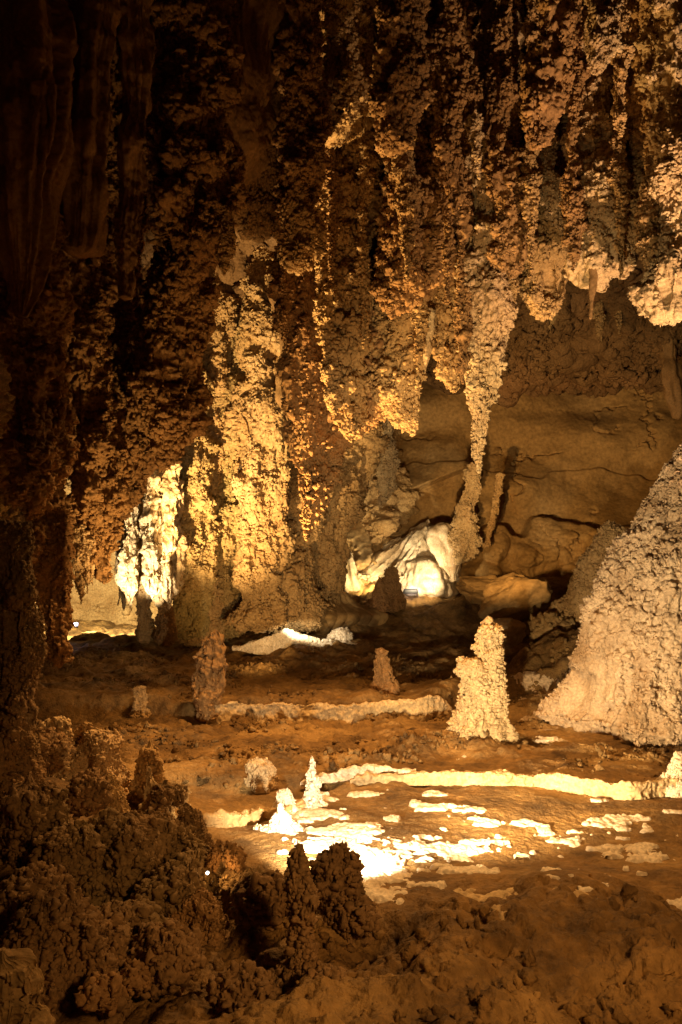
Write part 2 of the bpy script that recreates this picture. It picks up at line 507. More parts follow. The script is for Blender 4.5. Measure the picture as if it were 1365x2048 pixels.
def build_ceiling():
    nx, ny = 640, 640
    x = np.linspace(-15, 17, nx); y = -4 + 34 * np.linspace(0, 1, ny) ** 0.8
    X, Y = np.meshgrid(x, y)
    P = np.stack([X, Y, 0 * X], -1)
    z = ceil_z(X, Y)
    pend = knobs(P * np.array([1.0, 0.75, 1]) + 20, 1.25)
    pend2 = knobs(P + 50, 0.6)
    z = z - 0.8 * pend ** 1.5 * (0.5 + 0.6 * vnoise(P / 2.5)) - 0.35 * pend2
    P[..., 2] = z
    n = normals(P, False)
    if n[..., 2].mean() > 0: n = -n
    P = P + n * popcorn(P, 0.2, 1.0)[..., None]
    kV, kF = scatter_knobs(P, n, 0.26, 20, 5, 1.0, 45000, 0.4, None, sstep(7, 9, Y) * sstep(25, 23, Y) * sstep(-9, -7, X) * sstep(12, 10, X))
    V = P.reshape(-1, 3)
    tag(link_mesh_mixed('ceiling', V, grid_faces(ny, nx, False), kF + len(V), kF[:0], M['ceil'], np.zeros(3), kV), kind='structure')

build_ceiling()

def build_right_wall():
    # smooth brown back wall at the right, leaning back
    nu, nv = 420, 560
    X, Z = np.meshgrid(np.linspace(0.0, 19, nv), np.linspace(0.2, 12.0, nu))
    P = np.stack([X, 0 * X, Z], -1)
    Y = 23.2 + 0.45 * np.clip(Z - 1, 0, 20) - 0.012 * (X - 4) ** 2 * sstep(4, 12, X)
    Y = Y + 0.8 * fbm(P / np.array([4.5, 1, 3.0]) + 2, 3)
    # diagonal overhang rising to the right
    dg = Z - (5.0 + 0.42 * (X - 2.0))
    Y = Y - 0.5 * sstep(-0.05, 0.12, dg) * sstep(5.5, 3.5, X) * sstep(2.2, 0.2, dg)
    # lower crags
    ln = Z - (4.1 + 0.4 * vnoise(np.stack([X / 1.3, 0 * X, 0 * X + 5], -1)) + 0.25 * vnoise(np.stack([X / 0.35, 0 * X, 0 * X + 8], -1)))
    Y = Y - 0.8 * sstep(0.0, -0.12, ln) * sstep(3.6, 4.6, X)
    ln2 = Z - (5.9 + 0.3 * vnoise(np.stack([X / 2.0, 0 * X, 0 * X + 15], -1)) + 0.12 * vnoise(np.stack([X / 0.4, 0 * X, 0 * X + 8], -1)))
    Y = Y - 0.12 * sstep(0.0, -0.06, ln2)
    crag = sstep(0.2, -1.0, ln)
    for sc_, sd_, wd_, dp_ in ((2.6, 3.0, 0.020, 0.22), (1.5, 61.0, 0.022, 0.12)):
        nf = vnoise(P / np.array([sc_ * 1.5, 1, sc_]) + sd_) + 0.12 * fbm(P / 0.35 + sd_, 3)
        on_ = sstep(0.0, 0.25, vnoise(P / 2.0 + sd_ + 20) + 0.25 * crag)
        Y = Y + dp_ * on_ * np.exp(-(nf / wd_) ** 2) - 0.10 * on_ * sstep(-0.02, 0.02, nf)
    Y = Y - 0.022 * fbm(P / np.array([0.5, 1, 0.4]) + 71, 4, 0.6) * (1 + 2 * crag)
    Y = Y - 0.35 * crag * knobs(P + 7, 0.7) - 0.10 * fbm(P / 0.5, 4) * (0.35 + crag)
    P[..., 1] = Y
    tag(grid_obj('back_wall', P, M['wall'], origin=np.zeros(3)), kind='structure')

build_right_wall()

def build_left_wall():
    # popcorn wall behind the columns and down the left side, one bent sheet
    t = np.linspace(0, 1, 620)
    path = np.array([(-3.0, -2.0), (-5.2, 3.0), (-6.6, 8.0), (-7.8, 13.0), (-9.2, 18.0), (-9.4, 23.0), (-7.6, 25.5), (-4.5, 25.0), (-1.5, 24.2), (1.2, 24.4), (2.2, 26.5)])
    seg = np.r_[0, np.cumsum(np.linalg.norm(np.diff(path, axis=0), axis=1))]; seg /= seg[-1]
    x, y = np.interp(t, seg, path[:, 0]), np.interp(t, seg, path[:, 1])
    ker = np.hanning(43); ker /= ker.sum()
    sm = lambda a: np.convolve(np.pad(a, 21, mode='edge'), ker, 'valid')
    x, y = sm(x), sm(y)
    z = np.linspace(-0.4, 15.0, 380)
    P = np.stack([x[None] + 0 * z[:, None], y[None] + 0 * z[:, None], z[:, None] + 0 * x[None]], -1)
    n = normals(P, False)
    if (n[..., 0] * 1.0)[:, :200].mean() < 0: n = -n
    d = 0.9 * fbm(P / np.array([1.6, 1.6, 4.0]), 3) + popcorn(P, 0.26, 1.0)
    P = P + n * d[..., None]
    kV, kF = scatter_knobs(P, n, 0.24, 20, 6, 1.0, 24000, 0.3)
    V = P.reshape(-1, 3)
    tag(link_mesh_mixed('side_wall', V, grid_faces(P.shape[0], P.shape[1], False), kF + len(V), kF[:0], M['popcorn'], np.zeros(3), kV), kind='structure')

build_left_wall()

def build_right_side():
    t = np.linspace(0, 1, 300)
    path = np.array([(4.0, -2.0), (6.5, 3.0), (9.0, 10.0), (12.0, 17.0), (14.5, 24.0)])
    seg = np.r_[0, np.cumsum(np.linalg.norm(np.diff(path, axis=0), axis=1))]; seg /= seg[-1]
    x, y = np.interp(t, seg, path[:, 0]), np.interp(t, seg, path[:, 1])
    z = np.linspace(-0.4, 15.0, 210)
    P = np.stack([x[None] + 0 * z[:, None], y[None] + 0 * z[:, None], z[:, None] + 0 * x[None]], -1)
    n = normals(P, False)
    if n[..., 0].mean() > 0: n = -n
    P = P + n * (0.9 * fbm(P / np.array([1.6, 1.6, 4.0]) + 30, 3) + popcorn(P, 0.3, 1.0))[..., None]
    tag(grid_obj('right_side_wall', P, M['wall'], origin=np.zeros(3)), kind='structure')

build_right_side()

# ------------------------------------------------------------------ hanging formations
def ceil_top(px, D):
    """photograph row at which the ceiling stands above px at depth D"""
    x = at(px, 600, D)[0]
    z = 9.2 + 0.42 * min(max(23 - D, 0), 13)
    dz = (z - EYE) / D
    # invert the row
    cy = (dz * CT - ST) / (CT + ST * dz)
    return 1024 - cy * F

HANG = 'popcorn stalactites hanging from the cave ceiling'
COL = 'popcorn covered columns'
def hang(label, mat, D, prof, name='stalactite', cat='stalactite', group=HANG, **kw):
    top = min(ceil_top(prof[0][0], D) - 25, prof[0][1] - 10)
    if kw.pop('short', False): top = prof[0][1] - 45
    top = max(top, -420)
    p0 = prof[0]
    prof = [(p0[0], top, p0[2] * kw.pop('topw', 1.15))] + list(prof)
    return pillar(name, label, cat, M[mat], D, prof, group=group, **kw)

DR = 'smooth drapery curtains on the dark ceiling'
hang('wide dark smooth drapery curtain at the far upper left', 'smooth', 8.6, [(40, 60, 75), (50, 300, 70), (40, 520, 45), (45, 640, 10)], 'drapery', 'drapery', DR, amp=0.25, flute=0.35, s=0.12, seed=1)
hang('dark fluted drapery curtain ending above the black hollow at left', 'smooth', 9.4, [(185, 60, 42), (180, 300, 42), (165, 440, 40), (155, 510, 28)], 'drapery', 'drapery', DR, amp=0.22, flute=0.35, s=0.1, seed=2)
hang('narrow brown drapery beside the deep black vertical cleft at upper left', 'smooth', 9.9, [(272, 60, 34), (275, 200, 30), (265, 330, 26), (255, 480, 24), (250, 600, 12)], 'drapery', 'drapery', DR, amp=0.4, flute=0.3, s=0.12, seed=3)
hang('broad smooth brown bulge of ceiling rock above the knobby clusters', 'smooth', 12.5, [(450, 60, 105), (450, 200, 100), (440, 330, 70), (430, 400, 30)], 'drapery', 'drapery', DR, amp=0.35, flute=0.25, s=0.16, seed=4)
hang('thin pale stalactite, longest of three on the dark left curtain', 'smooth', 8.3, [(78, 205, 13), (68, 250, 8), (65, 300, 6), (64, 342, 2)], amp=0.15, s=0.05, topw=1.5, seed=1, group='thin bare stalactites', short=True)
hang('thin short stalactite, middle of three on the dark left curtain', 'smooth', 8.3, [(88, 215, 10), (87, 245, 6), (86, 272, 2)], amp=0.15, s=0.05, topw=1.5, seed=2, group='thin bare stalactites', short=True)
hang('thin crooked stalactite, rightmost of three on the dark left curtain', 'smooth', 8.3, [(104, 210, 9), (106, 240, 6), (100, 280, 5), (98, 308, 2)], amp=0.15, s=0.05, topw=1.5, seed=3, group='thin bare stalactites', short=True)

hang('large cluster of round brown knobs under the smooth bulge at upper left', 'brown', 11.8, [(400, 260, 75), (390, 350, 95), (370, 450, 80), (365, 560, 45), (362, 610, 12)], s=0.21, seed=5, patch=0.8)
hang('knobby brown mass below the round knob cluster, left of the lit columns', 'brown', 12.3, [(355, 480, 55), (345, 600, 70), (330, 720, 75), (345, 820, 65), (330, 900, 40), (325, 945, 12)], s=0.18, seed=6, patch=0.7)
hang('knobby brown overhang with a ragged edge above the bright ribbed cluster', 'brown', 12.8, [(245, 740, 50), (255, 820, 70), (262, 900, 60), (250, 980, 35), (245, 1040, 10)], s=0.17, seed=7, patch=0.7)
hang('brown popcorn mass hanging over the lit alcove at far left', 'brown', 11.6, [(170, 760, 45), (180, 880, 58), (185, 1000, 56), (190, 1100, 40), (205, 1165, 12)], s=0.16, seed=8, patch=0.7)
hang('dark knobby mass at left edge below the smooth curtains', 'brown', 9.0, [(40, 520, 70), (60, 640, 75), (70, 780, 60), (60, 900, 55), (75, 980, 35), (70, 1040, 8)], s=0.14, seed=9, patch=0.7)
hang('slim brown popcorn column left of the alcove reaching the floor', 'brown', 11.0, [(90, 900, 40), (95, 1050, 45), (110, 1180, 38), (118, 1275, 22), (118, 1330, 26)], 'column', 'column', COL, s=0.14, seed=10)
hang('short red brown teardrop stalactite under the knob cluster', 'popcorn', 11.5, [(448, 455, 20), (450, 500, 14), (449, 552, 3)], s=0.07, amp=0.7, topw=1.3, seed=11, short=True)

# long lit columns in the middle
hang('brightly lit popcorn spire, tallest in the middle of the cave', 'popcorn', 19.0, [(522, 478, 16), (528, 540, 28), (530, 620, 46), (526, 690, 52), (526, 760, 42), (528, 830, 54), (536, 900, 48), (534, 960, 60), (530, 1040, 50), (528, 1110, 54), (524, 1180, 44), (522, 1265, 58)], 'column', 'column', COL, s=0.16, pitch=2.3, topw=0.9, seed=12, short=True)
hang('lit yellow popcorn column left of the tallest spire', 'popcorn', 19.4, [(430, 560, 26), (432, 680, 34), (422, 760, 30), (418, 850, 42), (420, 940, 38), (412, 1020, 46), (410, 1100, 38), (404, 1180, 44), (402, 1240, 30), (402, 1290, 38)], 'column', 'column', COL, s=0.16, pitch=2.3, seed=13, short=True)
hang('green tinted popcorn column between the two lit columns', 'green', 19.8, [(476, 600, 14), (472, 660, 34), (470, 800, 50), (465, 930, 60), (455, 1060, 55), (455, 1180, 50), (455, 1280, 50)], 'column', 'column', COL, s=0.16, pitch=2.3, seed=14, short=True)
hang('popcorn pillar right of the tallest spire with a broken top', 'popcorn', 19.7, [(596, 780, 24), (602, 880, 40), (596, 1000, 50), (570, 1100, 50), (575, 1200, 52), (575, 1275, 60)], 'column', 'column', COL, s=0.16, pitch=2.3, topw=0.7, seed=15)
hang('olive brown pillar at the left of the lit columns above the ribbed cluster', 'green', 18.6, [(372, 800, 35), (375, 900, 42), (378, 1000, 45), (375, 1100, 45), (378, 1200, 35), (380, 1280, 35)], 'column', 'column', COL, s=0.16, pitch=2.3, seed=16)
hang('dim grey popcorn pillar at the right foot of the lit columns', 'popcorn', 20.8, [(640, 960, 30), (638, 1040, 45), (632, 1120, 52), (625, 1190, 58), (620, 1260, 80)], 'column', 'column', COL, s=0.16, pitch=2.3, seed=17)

# bright ribbed cluster
BR = 'ribbed stalactites in the brightly lit cluster at left'
rs = np.random.RandomState(11)
cl = [(262, 1010, 1215, 17), (284, 950, 1180, 20), (305, 935, 1200, 22), (328, 930, 1165, 22), (248, 1070, 1222, 12), (272, 1030, 1195, 15), (296, 1010, 1210, 14), (318, 1020, 1225, 15), (340, 960, 1220, 18), (236, 1110, 1212, 8), (352, 1000, 1200, 17)]
words = ['tapering', 'bulky ribbed', 'tall ribbed', 'thick ribbed', 'slim leftmost but one', 'narrow', 'knotted', 'long lower', 'ragged', 'thin leftmost', 'rough rightmost']
for k, (a, b, c, h) in enumerate(cl):
    hang(words[k] + ' white lit stalactite in the bright ribbed cluster above the floor', 'pale', 17.2 + 0.9 * rs.rand(), [(a, b, h * 0.9), (a + rs.randn() * 4, (b + c) / 2, h), (a + rs.randn() * 3, c - 25, h * 0.6), (a, c, 2)],
         group=BR, s=0.13, amp=0.9, flute=0.4, squash=0.4, seed=20 + k, topw=1.2, dens=0, short=True)
pillar('stalactite', 'pale rock mass from which the bright ribbed stalactites hang', 'stalactite', M['pale'], 19.1, [(315, 780, 46), (312, 900, 50), (308, 1020, 48), (306, 1100, 36), (305, 1150, 14)], s=0.14, amp=0.9, squash=0.45, flute=0.35, group=HANG, seed=30)
pillar('column', 'short smooth brown column leg under the bright ribbed cluster', 'column', M['popcorn'], 17.9, [(290, 1150, 14), (291, 1220, 13), (292, 1285, 18)], s=0.1, amp=0.5, group=COL, seed=31, flute=0.2)
pillar('column', 'thin lit column leg beside the smooth brown leg', 'column', M['pale'], 17.6, [(327, 1120, 11), (326, 1200, 9), (328, 1285, 16)], s=0.1, amp=0.5, group=COL, seed=32, flute=0.2)
pillar('stalagmite', 'squat dark stalagmite between the two column legs', 'stalagmite', M['brown'], 17.4, [(335, 1205, 8), (334, 1235, 18), (335, 1290, 24)], s=0.1, amp=0.8, seed=33)
AL = 'little pale stalactites above the alcove'
for k, (a, b, c, h, w) in enumerate([(152, 1130, 1178, 8, 'stubby'), (163, 1120, 1210, 10, 'longest'), (175, 1130, 1190, 9, 'knobby'), (185, 1140, 1172, 6, 'smallest')]):
    hang(w + ' pale stalactite of the row hanging over the lit alcove', 'pale', 11.5, [(a, b - 25, h), (a, (b + c) / 2, h * 0.8), (a, c, 2)], group=AL, s=0.07, amp=0.8, seed=35 + k, short=True)

# central hanging masses
hang('long dim popcorn column hanging in the centre left of the black cleft', 'popcorn', 14.6, [(700, 230, 50), (698, 330, 50), (695, 450, 46), (700, 560, 46), (695, 680, 42), (690, 780, 40), (700, 850, 26), (704, 882, 8)], s=0.22, seed=41, patch=0.8)
hang('slender popcorn ridge with a bright left edge along the central column', 'popcorn', 14.3, [(648, 280, 20), (650, 420, 22), (652, 560, 17), (655, 640, 22), (664, 720, 20), (672, 790, 16), (672, 830, 6)], s=0.15, seed=42)
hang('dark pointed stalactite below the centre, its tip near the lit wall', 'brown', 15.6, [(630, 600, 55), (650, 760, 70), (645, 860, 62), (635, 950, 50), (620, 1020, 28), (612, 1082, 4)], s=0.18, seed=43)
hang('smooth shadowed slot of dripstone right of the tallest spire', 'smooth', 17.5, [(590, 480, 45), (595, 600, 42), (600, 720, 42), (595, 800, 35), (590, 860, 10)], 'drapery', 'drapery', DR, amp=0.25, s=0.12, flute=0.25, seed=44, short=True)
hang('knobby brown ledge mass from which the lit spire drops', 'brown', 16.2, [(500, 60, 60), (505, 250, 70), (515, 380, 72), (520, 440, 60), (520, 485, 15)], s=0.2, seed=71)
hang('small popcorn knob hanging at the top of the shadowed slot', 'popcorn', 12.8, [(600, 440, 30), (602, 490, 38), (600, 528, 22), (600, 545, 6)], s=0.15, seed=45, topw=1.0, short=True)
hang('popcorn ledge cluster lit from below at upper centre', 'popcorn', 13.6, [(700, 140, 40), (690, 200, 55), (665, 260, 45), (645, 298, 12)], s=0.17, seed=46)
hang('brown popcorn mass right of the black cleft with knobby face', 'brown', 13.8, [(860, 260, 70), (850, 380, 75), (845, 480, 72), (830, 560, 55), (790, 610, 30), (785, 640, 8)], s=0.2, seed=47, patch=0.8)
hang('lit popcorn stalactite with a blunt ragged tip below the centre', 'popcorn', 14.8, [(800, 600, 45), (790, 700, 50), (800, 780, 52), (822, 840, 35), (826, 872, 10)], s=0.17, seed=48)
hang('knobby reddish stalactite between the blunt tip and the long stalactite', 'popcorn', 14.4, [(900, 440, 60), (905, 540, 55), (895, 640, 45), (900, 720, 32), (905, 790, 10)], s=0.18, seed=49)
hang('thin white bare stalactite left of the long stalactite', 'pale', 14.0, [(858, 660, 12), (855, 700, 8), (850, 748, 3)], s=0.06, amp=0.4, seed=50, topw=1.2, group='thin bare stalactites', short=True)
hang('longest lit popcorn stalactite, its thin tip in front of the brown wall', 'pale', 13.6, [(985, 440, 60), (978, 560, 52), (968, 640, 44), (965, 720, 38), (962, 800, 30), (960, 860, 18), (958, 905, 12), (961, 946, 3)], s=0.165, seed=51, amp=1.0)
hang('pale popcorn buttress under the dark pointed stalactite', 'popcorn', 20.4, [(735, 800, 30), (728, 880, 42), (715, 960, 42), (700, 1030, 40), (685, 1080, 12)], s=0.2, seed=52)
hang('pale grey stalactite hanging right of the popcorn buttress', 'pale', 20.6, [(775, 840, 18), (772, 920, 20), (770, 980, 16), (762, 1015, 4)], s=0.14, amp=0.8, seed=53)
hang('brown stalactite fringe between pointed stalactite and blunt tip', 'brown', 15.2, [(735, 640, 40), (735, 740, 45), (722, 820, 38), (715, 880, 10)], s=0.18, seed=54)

RB = 'narrow popcorn ribs of the ceiling'
for k, (lb, a, b, D_, h) in enumerate([
    ('narrow popcorn rib on the left edge of the long dim column', 662, 560, 13.7, 13),
    ('narrow popcorn rib just left of the thin white bare stalactite', 836, 770, 13.9, 13),
    ('narrow popcorn rib just right of the thin white bare stalactite', 884, 745, 13.8, 14),
    ('narrow popcorn rib close to the left side of the longest stalactite', 926, 770, 13.3, 15),
    ('narrow popcorn rib close to the right side of the longest stalactite', 1022, 640, 13.5, 15),
    ('narrow popcorn rib left of the ragged white crowned stalactite', 1062, 560, 12.6, 13),
    ('narrow popcorn rib left of the pinkish knobby mass', 1148, 545, 12.2, 14),
    ('narrow popcorn rib in front of the popcorn stalactite right of the pink mass', 1240, 560, 11.8, 13),
    ('narrow popcorn rib left of the bright pendant at the right edge', 1300, 600, 11.3, 15),
    ('narrow popcorn rib in front of the shadowed slot', 572, 705, 15.2, 13),
    ('narrow popcorn rib at the left of the black cleft, low down', 728, 700, 14.0, 14),
    ('narrow popcorn rib on the face of the brown mass right of the cleft', 815, 560, 12.9, 16),
    ('narrow popcorn rib on the right flank of the brown mass beside the cleft', 895, 610, 13.0, 15)]):
    hang(lb, 'popcorn' if k % 3 else 'brown', D_, [(a + 6, b - 420, h * 1.1), (a - 3, b - 240, h), (a + 4, b - 120, h * 1.15), (a, b - 40, h * 0.7), (a, b, 3)], group=RB, s=0.13, seed=200 + k)
# right side of the ceiling
hang('popcorn mass under the right ceiling, left of the slim stalactite', 'popcorn', 14.0, [(1090, 300, 50), (1100, 420, 60), (1110, 520, 60), (1095, 600, 50), (1090, 640, 15)], s=0.17, seed=55)
hang('pinkish popcorn mass with knobby face at right, above the slim stalactite', 'pale', 12.6, [(1190, 300, 50), (1190, 400, 65), (1195, 470, 60), (1180, 540, 45), (1170, 580, 15)], s=0.15, seed=56)
hang('slim smooth orange stalactite hanging alone at right', 'smooth', 12.3, [(1187, 550, 9), (1185, 590, 6), (1181, 640, 3)], s=0.06, amp=0.15, seed=57, topw=1.3, group='thin bare stalactites', short=True)
hang('bright popcorn pendant cut off by the right edge of the photo', 'pale', 11.2, [(1350, 420, 60), (1345, 500, 62), (1340, 580, 58), (1345, 625, 40), (1348, 648, 12)], s=0.14, seed=58)
hang('popcorn stalactite with narrow neck near the upper right', 'popcorn', 11.0, [(1238, 120, 18), (1237, 190, 12), (1238, 240, 13), (1242, 275, 5)], s=0.09, seed=59)
hang('bright pinkish crumpled pendant at the top right', 'pale', 10.4, [(1210, 10, 40), (1205, 60, 38), (1200, 110, 25), (1190, 150, 6)], s=0.11, seed=60)
hang('smooth pinkish drapery at the right edge near the top', 'pale', 11.2, [(1352, 80, 34), (1350, 180, 34), (1350, 270, 28), (1362, 330, 10)], 'drapery', 'drapery', DR, amp=0.15, s=0.1, flute=0.2, seed=61)
hang('popcorn stalactite right of the knobby pink mass', 'popcorn', 12.2, [(1275, 280, 35), (1270, 380, 42), (1265, 450, 35), (1260, 500, 12)], s=0.14, seed=62)
hang('ragged popcorn stalactite with a white crown left of the dark recess at right', 'pale', 12.9, [(1095, 300, 20), (1100, 350, 24), (1115, 420, 22), (1125, 470, 8)], s=0.12, seed=63)
hang('dark brown popcorn rib of the upper right ceiling beside the long stalactite', 'brown', 13.0, [(1000, 120, 40), (1000, 280, 50), (1010, 400, 45), (1020, 500, 35), (1025, 560, 10)], s=0.17, seed=64)
hang('brown popcorn rib at the top centre right of the lit ledge cluster', 'brown', 12.2, [(800, 60, 45), (810, 180, 45), (800, 260, 40), (775, 300, 12)], s=0.18, seed=65)
hang('lone white tipped popcorn knob high above the long stalactite', 'pale', 12.4, [(950, 270, 14), (952, 310, 17), (958, 345, 10), (960, 358, 4)], s=0.1, seed=66, short=True)
hang('dark brown popcorn rib at the top centre between cleft and ledge cluster', 'brown', 12.8, [(600, 80, 40), (610, 200, 45), (605, 330, 45), (580, 420, 35), (575, 460, 10)], s=0.18, seed=67)
hang('dark popcorn rib high at the right, left of the pinkish pendant', 'brown', 11.6, [(1110, 60, 35), (1100, 150, 40), (1085, 230, 35), (1075, 300, 12)], s=0.16, seed=68)
hang('brown popcorn rib high between the lone knob and the long stalactite', 'brown', 12.6, [(905, 60, 40), (900, 180, 45), (905, 300, 45), (910, 400, 20), (910, 430, 8)], s=0.17, seed=69)
hang('dim popcorn rib at the right, behind the narrow necked stalactite', 'popcorn', 11.8, [(1290, 80, 40), (1300, 180, 45), (1310, 280, 35), (1318, 350, 10)], s=0.15, seed=70)
FR = 'fringe of small stalactites where ceiling meets the brown wall'
fr_w = ['stubby', 'slim', 'crooked', 'pale', 'blunt', 'knobby', 'ragged', 'thin', 'short', 'longest', 'tiny', 'rough', 'bent', 'double tipped']
for k in range(14):
    a = 1040 + k * 19 + rs.randn() * 5
    b = 600 + rs.rand() * 25
    c = 665 + rs.rand() * 35 - (8 if k > 8 else 0)
    hang(fr_w[k] + ' stalactite of the fringe above the brown back wall, number %s from the left' % ['one', 'two', 'three', 'four', 'five', 'six', 'seven', 'eight', 'nine', 'ten', 'eleven', 'twelve', 'thirteen', 'fourteen'][k],
         'popcorn', 21.0 + rs.rand() * 2, [(a, b, 11), (a + 1, (b + c) / 2, 8), (a, c, 2)], group=FR, s=0.14, amp=0.7, seed=80 + k)
hang('smooth pinkish stalactite drapery against the brown wall at the right edge', 'smooth', 21.5, [(1340, 690, 16), (1345, 780, 18), (1358, 840, 8)], s=0.1, amp=0.2, flute=0.2, seed=97, group='thin bare stalactites')

# ------------------------------------------------------------------ standing formations
def stand(label, mat, py, px, prof, z=None, name='stalagmite', cat='stalagmite', group=None, D=None, **kw):
    """prof as in pillar(); its foot is seen at px, py"""
    if D is None:
        D = 8.0
        for _ in range(30):
            p = at(px, py, D)
            p2 = on(px, py, float(floor_z(p[0], D)))
            D = 0.5 * D + 0.5 * p2[1]
    last = prof[-1]
    prof = list(prof) + [(last[0], last[1] + 0.22 * F / D, last[2] * 1.1)]
    return pillar(name, label, cat, M[mat], D, prof, group=group, **kw)

SG = 'stalagmites on the cave floor'
stand('tall lit yellow stalagmite with a knobby lower shoulder on the pool edge', 'pale', 1480, 970,
      [(978, 1232, 7), (976, 1255, 18), (979, 1300, 23), (984, 1345, 26), (982, 1390, 28), (980, 1435, 32), (978, 1465, 42), (974, 1482, 54)], group=SG, s=0.1, seed=101, rough=0.2)
stand('lower popcorn shoulder leaning on the left of the tall lit stalagmite', 'pale', 1478, 945,
      [(944, 1312, 12), (945, 1328, 26), (950, 1370, 30), (950, 1420, 32), (940, 1455, 40), (930, 1477, 52)], group=SG, s=0.1, seed=102, rough=0.2)
stand('great pale popcorn cone filling the right edge', 'cone', 1485, 1330,
      [(1440, 860, 30), (1425, 930, 62), (1405, 1010, 95), (1385, 1100, 118), (1365, 1200, 142), (1342, 1310, 172), (1328, 1380, 195), (1312, 1450, 222), (1306, 1500, 235)], name='mound', cat='mound', D=11.8, s=0.11, seed=103, rough=0.2, flute=0.2, patch=0.1, cover=0.3, cap=22000, deep=0.8, pitch=2.6, lean=0.12)
stand('smaller brown popcorn cone behind the left flank of the great cone', 'popcorn', 1300, 1200,
      [(1235, 1040, 20), (1230, 1070, 40), (1220, 1150, 60), (1205, 1240, 90), (1190, 1330, 120)], name='mound', cat='mound', D=16.5, s=0.13, seed=104, rough=0.2)
stand('blinding white little stalagmite at the edge of the lit crust', 'crust', 1615, 625,
      [(625, 1512, 4), (625, 1528, 9), (623, 1545, 11), (624, 1565, 17), (624, 1580, 16), (625, 1600, 22), (627, 1612, 27)], group=SG, s=0.075, seed=106, rough=0.25)
stand('round pale knob stalagmite just left of the white stalagmite', 'crust', 1622, 588,
      [(575, 1575, 6), (575, 1585, 16), (580, 1605, 22), (590, 1625, 40)], group=SG, s=0.05, amp=0.6, seed=107)
stand('small pale cone stalagmite with wide foot in front of the round knob', 'crust', 1662, 560,
      [(560, 1606, 4), (560, 1625, 11), (560, 1645, 20), (560, 1662, 40)], group=SG, s=0.045, amp=0.7, seed=108)
stand('blocky pale popcorn stump standing on a dark ledge', 'pale', 1572, 525,
      [(523, 1516, 14), (523, 1530, 26), (524, 1555, 29), (527, 1575, 32)], group=SG, s=0.06, seed=119, rough=0.12, wander=0.0, flute=0.0)
stand('bright knobby stump at the right end of the long white dam', 'crust', 1588, 1362,
      [(1362, 1503, 8), (1360, 1520, 16), (1358, 1550, 22), (1352, 1575, 34), (1350, 1590, 40)], group=SG, s=0.06, seed=118)
stand('dim grey stalagmite with stepped sides at the end of the middle dam', 'brown', 1420, 430,
      [(432, 1256, 8), (430, 1280, 22), (434, 1330, 34), (427, 1372, 28), (418, 1420, 22)], group=SG, s=0.15, seed=110, rough=0.3)
stand('dark stalagmite with a small pale cap on the far floor', 'brown', 1384, 765,
      [(760, 1296, 9), (760, 1312, 13), (762, 1340, 17), (766, 1365, 24), (768, 1385, 30)], group=SG, s=0.07, seed=111)
stand('little brown stalagmite on the tan floor at left', 'popcorn', 1428, 280,
      [(280, 1370, 10), (279, 1390, 14), (281, 1410, 15), (284, 1428, 22)], group=SG, s=0.06, seed=112)
stand('dark stalagmite silhouetted before the lit white flowstone', 'brown', 1215, 785,
      [(786, 1130, 7), (788, 1150, 14), (785, 1180, 20), (785, 1205, 34)], group=SG, D=21.6, s=0.12, seed=113)
stand('smaller dark stalagmite left of the silhouetted one', 'brown', 1215, 760,
      [(760, 1153, 4), (761, 1170, 8), (760, 1195, 14), (760, 1210, 18)], group=SG, D=21.4, s=0.1, seed=114)
stand('white popcorn bush on the lip of the far rimstone', 'crust', 1285, 680,
      [(678, 1255, 8), (680, 1268, 16), (680, 1284, 20)], group=SG, s=0.09, seed=115)
stand('whitish knobby column standing against the brown wall', 'pale', 1060, 940,
      [(950, 925, 8), (942, 960, 13), (938, 1000, 17), (930, 1040, 24), (925, 1085, 24), (925, 1110, 20)], group=SG, D=22.6, s=0.14, seed=116)
stand('yellow lit thin stalagmite right of the whitish column on the wall', 'popcorn', 1060, 985,
      [(1000, 945, 6), (998, 975, 8), (990, 1010, 7), (982, 1050, 9), (975, 1080, 8)], group=SG, D=22.6, s=0.1, seed=117)

# flowstone and rocks at the back
stand('white rounded flowstone dome lit by a floodlight', 'flow', 1195, 858,
      [(848, 1112, 12), (850, 1124, 34), (853, 1145, 46), (856, 1170, 54), (860, 1195, 60)], name='flowstone', cat='flowstone', D=23.3, s=0.3, amp=0.3, dens=0, flute=0.12, seed=121, rough=0.15)
stand('broad cream flowstone apron fanning out behind the lit dome', 'flow', 1195, 800,
      [(855, 1040, 8), (850, 1054, 34), (838, 1080, 66), (822, 1115, 98), (806, 1150, 122), (795, 1195, 142)], name='flowstone', cat='flowstone', D=24.4, s=0.6, amp=0.6, dens=0, flute=0.12, seed=122, rough=0.22, squash=0.6)
stand('yellowish ribbed flowstone at the left end of the lit shelf', 'flow', 1195, 705,
      [(690, 1100, 12), (692, 1125, 20), (700, 1160, 24), (705, 1192, 30)], name='flowstone', cat='flowstone', D=23.6, s=0.2, amp=0.25, flute=0.3, seed=123)
stand('fluted white flowstone curtain right of the lit dome', 'flow', 1195, 905,
      [(885, 1045, 15), (888, 1070, 26), (900, 1100, 26), (903, 1135, 14), (905, 1150, 6)], name='flowstone', cat='flowstone', D=23.0, s=0.2, amp=0.25, flute=0.4, seed=124)
stand('smooth sandy slope of flowstone at the foot of the grey pillar', 'wall', 1270, 640,
      [(660, 1170, 20), (655, 1200, 60), (650, 1225, 110), (640, 1262, 170)], name='flowstone', cat='flowstone', D=21.3, s=0.3, amp=0.12, seed=125)

